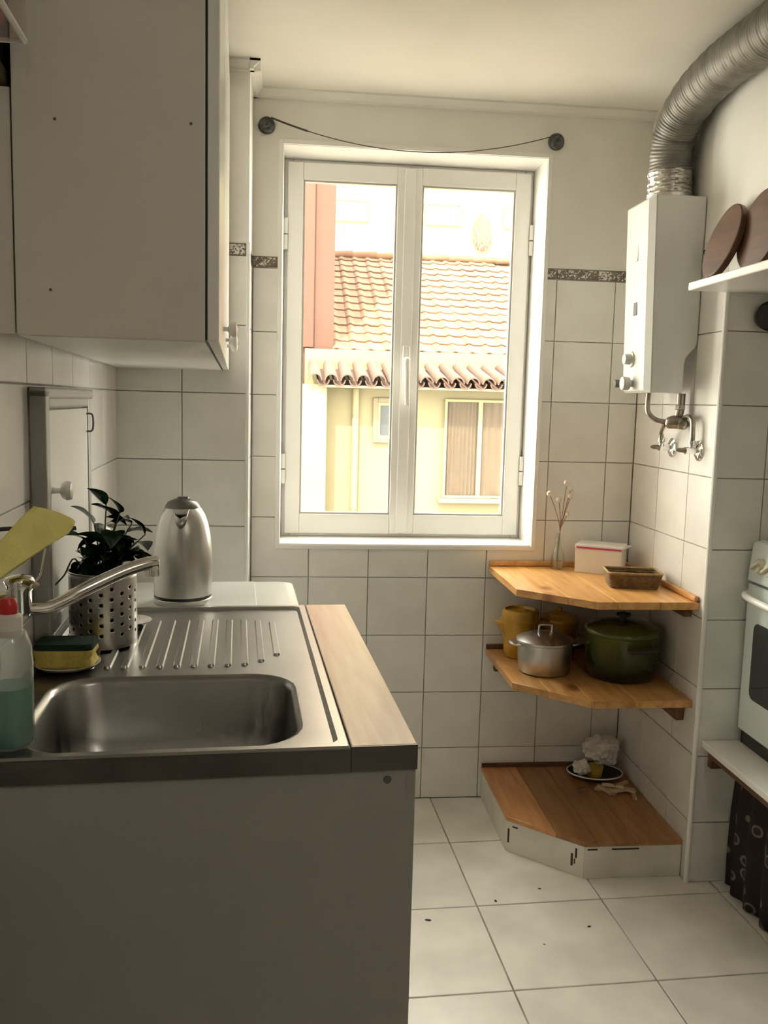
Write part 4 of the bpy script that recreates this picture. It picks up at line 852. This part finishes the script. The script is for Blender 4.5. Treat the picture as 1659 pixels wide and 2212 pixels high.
for v in gb.verts:
    d_ = noise.turbulence(v.co*24, 3, True); v.co = v.co*(0.66+0.62*d_); v.co.x *= 1.3; v.co.y *= 0.85; v.co.z *= 1.1
mz = min(v.co.z for v in gb.verts); xform(gb, Matrix.Translation((0, 0, -mz)))
tag(obj('crumpled_bag', gb, 'plastic_bag', loc=(1.012, -0.078, ZS3+0.034), smooth=25), 'crumpled white plastic bag piled in the plinth corner', 'bag')
g2 = bm_(); bmesh.ops.create_icosphere(g2, subdivisions=3, radius=0.03)
for v in g2.verts:
    d_ = noise.turbulence(v.co*42+Vector((3, 1, 2)), 3, True); v.co = v.co*(0.65+0.6*d_); v.co.z *= 0.9
mz = min(v.co.z for v in g2.verts); xform(g2, Matrix.Translation((0, 0, -mz)))
tag(obj('crumpled_paper', g2, 'card_white', loc=(0.935, -0.115, ZS3+0.012), smooth=25), 'small crumpled white paper at the left end of the dark dish', 'paper')
pg0 = None; rp2 = random.Random(5); PEGS = []
pegspots = [(0.925, -0.205, 0.35, 0), (0.985, -0.215, -0.4, 0), (1.020, -0.225, 0.9, 0), (1.050, -0.215, -0.2, 0), (1.065, -0.255, 1.35, 0), (1.010, -0.245, 0.15, 0.009), (1.045, -0.235, 2.4, 0.009), (0.975, -0.235, 1.9, 0.009), (1.035, -0.215, 0.5, 0.018), (1.005, -0.225, 2.8, 0.018)]
plabels = ['wooden clothes peg lying apart left of the peg pile', 'wooden clothes peg at the pile\'s left side', 'wooden clothes peg under the middle of the pile', 'wooden clothes peg at the pile\'s right rear', 'wooden clothes peg sticking out towards the plinth front', 'wooden clothes peg crossing the pile front', 'wooden clothes peg slanting on the pile\'s right', 'wooden clothes peg leaning on the pile\'s left', 'wooden clothes peg on top of the pile, right', 'wooden clothes peg on top of the pile, left']
for (px, py, a, dz), lab in zip(pegspots, plabels):
    r = thing('clothes_peg', lab, 'peg', (px, py, ZS3), rz=a, group='clothes pegs on the plinth'); r.location.z += dz
    for sgn in (-1, 1):
        if pg0 is None: pg0 = o = obj('half', xform(prism(bm_(), [(-0.033, -0.001), (0.033, -0.001), (0.035, 0.003), (0.012, 0.0048), (0.0, 0.0036), (-0.035, 0.0052)], 0.0, 0.009), Matrix.Identity(4)), 'peg_wood', None, smooth=0, bevel=0.0006); o.parent = r; o.location = (0, 0.0012, 0)
        else:
            o = pg0.copy(); COL.objects.link(o); o.parent = r; o.location = (0, sgn*0.0012, 0)
            if sgn < 0: o.rotation_euler = (PI, 0, 0); o.location = (0, -0.0012, 0.009)
    if pg0.rotation_euler.x != 0: pg0.rotation_euler = (0, 0, 0)

# ------------------------------------------------------------------ right: water heater, flue, pipes
HT = (1.02, -0.335, 1.414)
wh = thing('water_heater', 'white wall-hung gas water heater on the right tiled wall', 'water heater', HT)
def hw(bm): return xform(bm, Matrix.Translation((-HT[0], -HT[1], -HT[2])))
def xz_prism(bm, prof, y0, y1):
    a = [bm.verts.new((x, y0, z)) for x, z in prof]; b = [bm.verts.new((x, y1, z)) for x, z in prof]; n = len(prof)
    bm.faces.new(a); bm.faces.new(b[::-1])
    for i in range(n): bm.faces.new((a[i], b[i], b[(i+1) % n], a[(i+1) % n]))
    return bm
XF0, XF1 = 0.952, 0.936
prof = [(XF0+0.012, 1.414), (1.063, 1.414), (1.063, 1.497), (1.066, 1.514), (1.078, 1.530), (1.092, 1.545), (1.098, 1.560), (1.098, 1.967), (XF1+0.012, 1.967)]
obj('casing', hw(xz_prism(bm_(), prof, -0.436, -0.235)), 'white_enamel', wh, smooth=0, bevel=0.006)
obj('front_cover', hw(loft(bm_(), [[(XF0+0.013, -0.436, 1.414), (XF0+0.013, -0.235, 1.414), (XF1+0.013, -0.235, 1.967), (XF1+0.013, -0.436, 1.967)], [(XF0, -0.414, 1.420), (XF0, -0.250, 1.420), (XF1, -0.250, 1.958), (XF1, -0.414, 1.958)]], True)), 'white_enamel', wh, smooth=0, bevel=0.004)
def fx(z): return XF0+(XF1-XF0)*(z-1.414)/(1.967-1.414)
obj('badge', hw(box(bm_(), fx(1.82)-0.0012, fx(1.82)+0.002, -0.345, -0.318, 1.795, 1.845)), 'grey_plastic', wh, smooth=0)
obj('flame_window', hw(box(bm_(), fx(1.66)-0.0016, fx(1.66)+0.002, -0.350, -0.322, 1.640, 1.678)), 'black_plastic', wh, smooth=0, bevel=0.002)
def xk(bm, x, y, z): return hw(xform(bm, Matrix.Translation((x, y, z)) @ Matrix.Rotation(-PI/2, 4, 'Y')))
k1 = obj('knob', xk(lathe(bm_(), [(0.024, 0), (0.023, 0.004), (0.016, 0.006), (0.015, 0.024), (0, 0.025)], 28), fx(1.513), -0.318, 1.513), 'grey_plastic', wh)
k2 = obj('knob', xk(lathe(bm_(), [(0.010, 0), (0.010, 0.006), (0.019, 0.012), (0.021, 0.030), (0.019, 0.033), (0, 0.034)], 28), fx(1.441), -0.330, 1.441), 'grey_plastic', wh)
obj('igniter_button', xk(lathe(bm_(), [(0.012, 0), (0.012, 0.028), (0.011, 0.030), (0, 0.030)], 22), fx(1.441)+0.003, -0.252, 1.442), 'dark_grey_plastic', wh)
obj('flue_collar', hw(lathe(bm_(), [(0.066, 1.967), (0.066, 1.985), (0.063, 1.987)], 36, (1.030, -0.330, 0), cap1=True)), 'aluminium', wh)
# pipes and valves
pz = thing('heater_pipes', 'tarnished metal supply pipes and mixer body under the water heater', 'pipes', (1.05, -0.40, 1.25))
def pw(bm): return xform(bm, Matrix.Translation((-1.05, 0.40, -1.25)))
obj('pipe', pw(tube(bm_(), smooth_path([(0.992, -0.360, 1.414), (0.990, -0.360, 1.385), (0.992, -0.365, 1.356), (1.012, -0.375, 1.336), (1.045, -0.385, 1.330)], 6), 0.0075, 12)), 'pipe_metal', pz)
obj('pipe', pw(tube(bm_(), smooth_path([(1.075, -0.400, 1.414), (1.074, -0.400, 1.37), (1.070, -0.400, 1.345)], 5), 0.0125, 14)), 'pipe_metal', pz)
obj('nut', pw(lathe(bm_(), [(0.016, 0), (0.016, 0.016)], 6, (1.073, -0.400, 1.366))), 'pipe_metal', pz, smooth=0, bevel=0.002)
vb = bm_(); tube(vb, smooth_path([(1.035, -0.39, 1.322), (1.055, -0.40, 1.330), (1.075, -0.41, 1.328), (1.085, -0.425, 1.318)], 5), [0.006, 0.012, 0.016, 0.018, 0.019, 0.020, 0.020, 0.020, 0.020, 0.020, 0.019, 0.018, 0.017, 0.015, 0.013, 0.010], 14)
obj('valve_body', pw(vb), 'pipe_metal', pz, smooth=60)
obj('pipe', pw(tube(bm_(), smooth_path([(1.080, -0.415, 1.342), (1.078, -0.450, 1.348), (1.076, -0.482, 1.335), (1.076, -0.488, 1.300), (1.076, -0.488, 1.268)], 6), 0.0075, 12)), 'pipe_metal', pz)
obj('pipe', pw(tube(bm_(), smooth_path([(1.040, -0.385, 1.326), (1.048, -0.350, 1.312), (1.056, -0.320, 1.295), (1.060, -0.310, 1.268)], 6), 0.0075, 12)), 'pipe_metal', pz)
for i, (vy, lab) in enumerate(((-0.305, 'chrome angle valve with wall rosette, the one nearer the window'), (-0.488, 'chrome angle valve with wall rosette, the one nearer the stove'))):
    zv = 1.252
    vv = thing('angle_valve', lab, 'valve', (XR, vy, zv), group='angle valves under the water heater')
    obj('rosette', xform(lathe(bm_(), [(0.029, 0), (0.029, 0.003), (0.024, 0.006), (0.012, 0.012)], 30), Matrix.Rotation(-PI/2, 4, 'Y')), 'chrome', vv, smooth=50)
    obj('body', tube(bm_(), [(-0.008, 0, 0), (-0.042, 0, 0)], [0.010, 0.011], 16), 'chrome', vv)
    obj('outlet', lathe(bm_(), [(0.008, 0), (0.008, 0.012), (0.011, 0.013), (0.011, 0.024), (0.008, 0.026)], 14, (-0.0375 if i == 0 else -0.0225, -0.004 if i == 0 else 0.0, 0.004)), 'chrome', vv)
    obj('stem_handle', tube(bm_(), [(-0.042, 0, 0), (-0.062, 0, 0.001), (-0.070, 0, 0.001)], [0.008, 0.006, 0.002], 12), 'pipe_metal', vv)
# flexible flue duct
fd = thing('flue_duct', 'flexible aluminium flue duct curving from heater to ceiling', 'duct', (1.030, -0.330, 1.987))
path = smooth_path([(1.030, -0.330, 1.985), (1.030, -0.328, 2.05), (1.028, -0.333, 2.10), (1.027, -0.352, 2.152), (1.029, -0.400, 2.198), (1.032, -0.480, 2.230), (1.035, -0.60, 2.247), (1.035, -0.72, 2.247), (1.035, -0.86, 2.244), (1.035, -1.0, 2.242), (1.045, -1.10, 2.240), (1.07, -1.17, 2.240), (1.12, -1.205, 2.240)], 24)
path = [p-Vector((1.030, -0.330, 1.987)) for p in path]
# resample evenly
L_ = [0]
for a, b in zip(path, path[1:]): L_.append(L_[-1]+(b-a).length)
NR = 420; ev = []; k = 0
for i in range(NR):
    d_ = L_[-1]*i/(NR-1)
    while k < len(L_)-2 and L_[k+1] < d_: k += 1
    ev.append(path[k].lerp(path[k+1], (d_-L_[k])/max(1e-9, L_[k+1]-L_[k])))
i0 = int(NR*0.06)
obj('hose', tube(bm_(), ev[i0-2:], [0.0615+0.0010*math.sin(i*PI/2.0)+0.0010*math.sin(i*0.37) for i in range(NR-i0+2)], 36), 'foil', fd, smooth=70)
tw = tube(bm_(), ev[:i0+2], [0.0632+0.0012*math.sin(i*1.1) for i in range(i0+2)], 44)
for v in tw.verts: v.co += Vector((random.uniform(-1, 1), random.uniform(-1, 1), random.uniform(-0.6, 0.6)))*0.0016
obj('tape_wrap', tw, 'foil_tape', fd, smooth=25)

# right wall shelf with boards
rs_ = thing('wall_shelf', 'white painted shelf board beside the water heater', 'shelf', (1.40, -1.0, 1.683))
obj('board', box(bm_(), 0.988-1.40, 1.848-1.40, -0.60, YE-0.002+1.0, 0.0, 0.021), 'white_gloss', rs_, smooth=0, bevel=0.003)
obj('bracket', box(bm_(), 1.60-1.40, 1.846-1.40, -0.30, -0.27, -0.12, 0.0), 'white_gloss', rs_, smooth=0, bevel=0.003)
def board_bm(w, h_):
    bm = bm_(); n = 40; pts = [(0.5*w*math.cos(2*PI*k/n), h_/2+0.5*h_*math.sin(2*PI*k/n)) for k in range(n)]
    A_ = [bm.verts.new((-0.009, y, z)) for y, z in pts]; B_ = [bm.verts.new((0.009, y, z)) for y, z in pts]
    bm.faces.new(A_); bm.faces.new(B_[::-1])
    for k in range(n): bm.faces.new((A_[k], B_[k], B_[(k+1) % n], A_[(k+1) % n]))
    return bm
for (x, y, w, h_, lean, lab) in ((1.016, -0.665, 0.165, 0.195, 0.30, 'round brown wooden board leaning on the wall next to the heater'), (1.050, -0.810, 0.20, 0.198, 0.17, 'round wooden board leaning behind the first at the picture edge')):
    t_ = thing('cutting_board', lab, 'cutting board', (x, y, 1.7045), group='wooden boards on the shelf')
    obj('board', board_bm(w, h_), 'board_wood', t_, bevel=0.003, rot=(0, lean, 0), loc=(0, 0, 0.003))
pn = thing('small_pan', 'small dark pan hanging by the pier under the white shelf', 'pan', (1.212, YE-0.001, 1.622))
obj('bowl', xform(lathe(bm_(), [(0.0, 0.002), (0.033, 0.002), (0.040, 0.022), (0.039, 0.022), (0.031, 0.005), (0, 0.005)], 36), Matrix.Rotation(PI/2, 4, 'X')), 'dark_ceramic', pn, smooth=60)
obj('handle', tube(bm_(), [(0.034, -0.018, 0.0), (0.12, -0.016, 0.004)], [0.006, 0.005], 10), 'black_plastic', pn)

# stove on its platform, curtain below
pf = thing('stove_platform', 'white platform board carrying the stove', 'platform', (1.5, -1.1, 0.412))
obj('board', box(bm_(), 1.116-1.5, 1.846-1.5, -0.75, YE-0.002+1.1, 0.0, 0.020), 'white_gloss', pf, smooth=0, bevel=0.003)
obj('cleat', box(bm_(), 1.138-1.5, 1.80-1.5, YE-0.024+1.1, YE-0.002+1.1, -0.058, 0.0), 'brown_wood', pf, smooth=0, bevel=0.002)
obj('front_rail', box(bm_(), 1.126-1.5, 1.142-1.5, -0.75, YE-0.026+1.1, -0.020, 0.0), 'brown_wood', pf, smooth=0)
stv = thing('gas_stove', 'white free-standing gas stove with dark oven window', 'stove', (1.5, -0.88, 0.432))
def sv(bm): return xform(bm, Matrix.Translation((-1.5, 0.88, -0.432)))
SX, SY0, SY1 = 1.212, -1.150, -0.604
obj('body', sv(box(bm_(), SX+0.022, 1.80, SY0, SY1, 0.447, 0.985)), 'stove_enamel', stv, smooth=0, bevel=0.004)
obj('kick_strip', sv(box(bm_(), SX+0.012, 1.78, SY0+0.004, SY1-0.004, 0.4325, 0.470)), 'black_plastic', stv, smooth=0)
def yz(bm, pts, x0, x1):
    a = [bm.verts.new((x0, y, z)) for y, z in pts]; b = [bm.verts.new((x1, y, z)) for y, z in pts]; n = len(pts)
    bm.faces.new(a); bm.faces.new(b[::-1])
    for i in range(n): bm.faces.new((a[i], b[i], b[(i+1) % n], a[(i+1) % n]))
    return bm
dr_ = obj('oven_door', sv(box(bm_(), SX, SX+0.021, SY0+0.002, SY1-0.002, 0.474, 0.893)), 'stove_enamel', stv, smooth=0, bevel=0.004)
obj('oven_window', sv(yz(bm_(), [(p[0], p[1]) for p in rrect(SY0+0.055, SY1-0.052, 0.578, 0.792, 0.022, 0)], SX-0.0016, SX+0.004)), 'dark_glass', dr_, smooth=30)
obj('handle', sv(tube(bm_(), smooth_path([(SX+0.001, SY1-0.018, 0.866), (SX-0.022, SY1-0.030, 0.866), (SX-0.030, SY1-0.08, 0.862), (SX-0.032, (SY0+SY1)/2, 0.858), (SX-0.030, SY0+0.08, 0.862), (SX-0.022, SY0+0.03, 0.866), (SX+0.001, SY0+0.018, 0.866)], 8), 0.0095, 12)), 'white_gloss', dr_)
pc = obj('control_panel', sv(xz_prism(bm_(), [(SX-0.004, 0.900), (SX+0.022, 0.900), (SX+0.040, 1.012), (SX+0.014, 1.012), (SX+0.006, 1.005)], SY0, SY1)), 'stove_enamel', stv, smooth=0, bevel=0.005)
for ky in (-0.668, -0.725, -0.80, -0.875, -0.95, -1.02, -1.09):
    kb = obj('knob', sv(xform(lathe(bm_(), [(0.021, 0), (0.020, 0.010), (0.018, 0.014), (0.0, 0.015)], 24), Matrix.Translation((SX-0.001, ky, 0.950)) @ Matrix.Rotation(-PI/2+0.12, 4, 'Y'))), 'stove_knob', pc)
    obj('grip', sv(xform(box(bm_(), -0.0035, 0.0035, -0.019, 0.019, 0.014, 0.024), Matrix.Translation((SX-0.001, ky, 0.950)) @ Matrix.Rotation(-PI/2+0.12, 4, 'Y') @ Matrix.Rotation(0.6, 4, 'Z'))), 'stove_knob', kb, bevel=0.002)
obj('hob', sv(box(bm_(), SX+0.024, 1.80, SY0, SY1, 0.987, 1.016)), 'stove_enamel', stv, smooth=0, bevel=0.006)
for bx_, by_ in ((1.36, -0.73), (1.36, -1.02), (1.62, -0.73), (1.62, -1.02)):
    b_ = obj('burner', sv(lathe(bm_(), [(0.045, 1.016), (0.045, 1.026), (0.03, 1.034), (0, 1.034)], 24, (bx_, by_, 0))), 'black_plastic', stv)
    gr = bm_()
    for a in range(4): 
        c_, s_ = math.cos(a*PI/2), math.sin(a*PI/2); tube(gr, [(bx_+0.10*c_, by_+0.10*s_, 1.016), (bx_+0.10*c_, by_+0.10*s_, 1.044), (bx_+0.02*c_, by_+0.02*s_, 1.046)], 0.0045, 6)
    obj('pan_support', sv(gr), 'black_plastic', b_)
cu = bm_(); n = 120; ROWSC = 10; vs = []
for j in range(ROWSC+1):
    zz = 0.006+(0.396-0.006)*j/ROWSC; row = []
    for i in range(n+1):
        yy = -0.612-0.75*i/n; am = 0.009*(1-0.4*j/ROWSC)
        xx = 1.205+am*math.sin(i*0.50)+0.4*am*math.sin(i*0.23+1.1)-0.012*math.sin(PI*j/ROWSC)*0.6+0.016*(j/ROWSC)
        row.append(cu.verts.new((xx-1.2, yy+0.95, zz)))
    vs.append(row)
for j in range(ROWSC):
    for i in range(n): cu.faces.new((vs[j][i], vs[j][i+1], vs[j+1][i+1], vs[j+1][i]))
ct = thing('printed_curtain', 'dark curtain printed with pale rings under the stove platform', 'curtain', (1.2, -0.95, 0.0))
co = obj('fabric', cu, 'ring_fabric', ct, smooth=80); md = co.modifiers.new('thick', 'SOLIDIFY'); md.thickness = 0.0015
obj('curtain_wire', tube(bm_(), [(0.015, YE+0.95-0.003, 0.398), (0.015, -0.45, 0.398)], 0.0025, 6), 'wire_dark', ct)

# curtain wire over the window
for (x, z, lab) in ((-0.150, 2.214, 'round smoky wire holder left above the window'), (0.776, 2.214, 'round smoky wire holder right above the window')):
    hd = thing('wire_holder', lab, 'holder', (x, -0.0005, z), group='curtain wire holders')
    obj('disc', xform(lathe(bm_(), [(0.0, 0), (0.026, 0), (0.027, 0.005), (0.024, 0.016), (0.014, 0.024), (0.0, 0.027)], 30), Matrix.Rotation(PI/2, 4, 'X')), 'smoky_glass', hd, smooth=60)
    obj('screw', xform(lathe(bm_(), [(0.0, 0.026), (0.006, 0.026), (0.007, 0.036), (0.0, 0.038)], 14), Matrix.Rotation(PI/2, 4, 'X')), 'wire_dark', hd)
xa, xb = -0.136, 0.778
pts = [(xa+(xb-xa)*i/24, -0.032, 2.230-0.078*(1-((i/24-0.5)*2)**2)) for i in range(25)]
cw_ = thing('curtain_wire', 'thin sagging curtain wire strung above the window', 'wire', (0.32, -0.032, 2.15))
obj('wire', xform(tube(bm_(), pts, 0.0014, 6), Matrix.Translation((-0.32, 0.032, -2.15))), 'wire_dark', cw_)
obj('sleeve', xform(tube(bm_(), pts[:4], 0.0030, 8), Matrix.Translation((-0.32, 0.032, -2.15))), 'wire_dark', cw_)

# fill lamp added behind the camera to lift the faces turned towards it
cl_ = thing('fill_lamp', 'round opal fill lamp added behind the camera', 'lamp', (0.757, -3.35, CEIL))
obj('rose', lathe(bm_(), [(0.06, 0), (0.06, -0.012), (0.05, -0.02), (0.0, -0.02)], 32), 'white_gloss', cl_)
lm, nt_, b_ = nodes_of('fill_glow'); MATS['fill_glow'] = lm
b_.inputs['Base Color'].default_value = (0.9, 0.88, 0.84, 1); b_.inputs['Emission Color'].default_value = (1.0, 0.93, 0.82, 1); b_.inputs['Emission Strength'].default_value = 17.0
obj('shade', lathe(bm_(), [(0.04, -0.02), (0.07, -0.035), (0.085, -0.07), (0.07, -0.11), (0.035, -0.13), (0.0, -0.135)], 20), 'fill_glow', cl_, smooth=60)
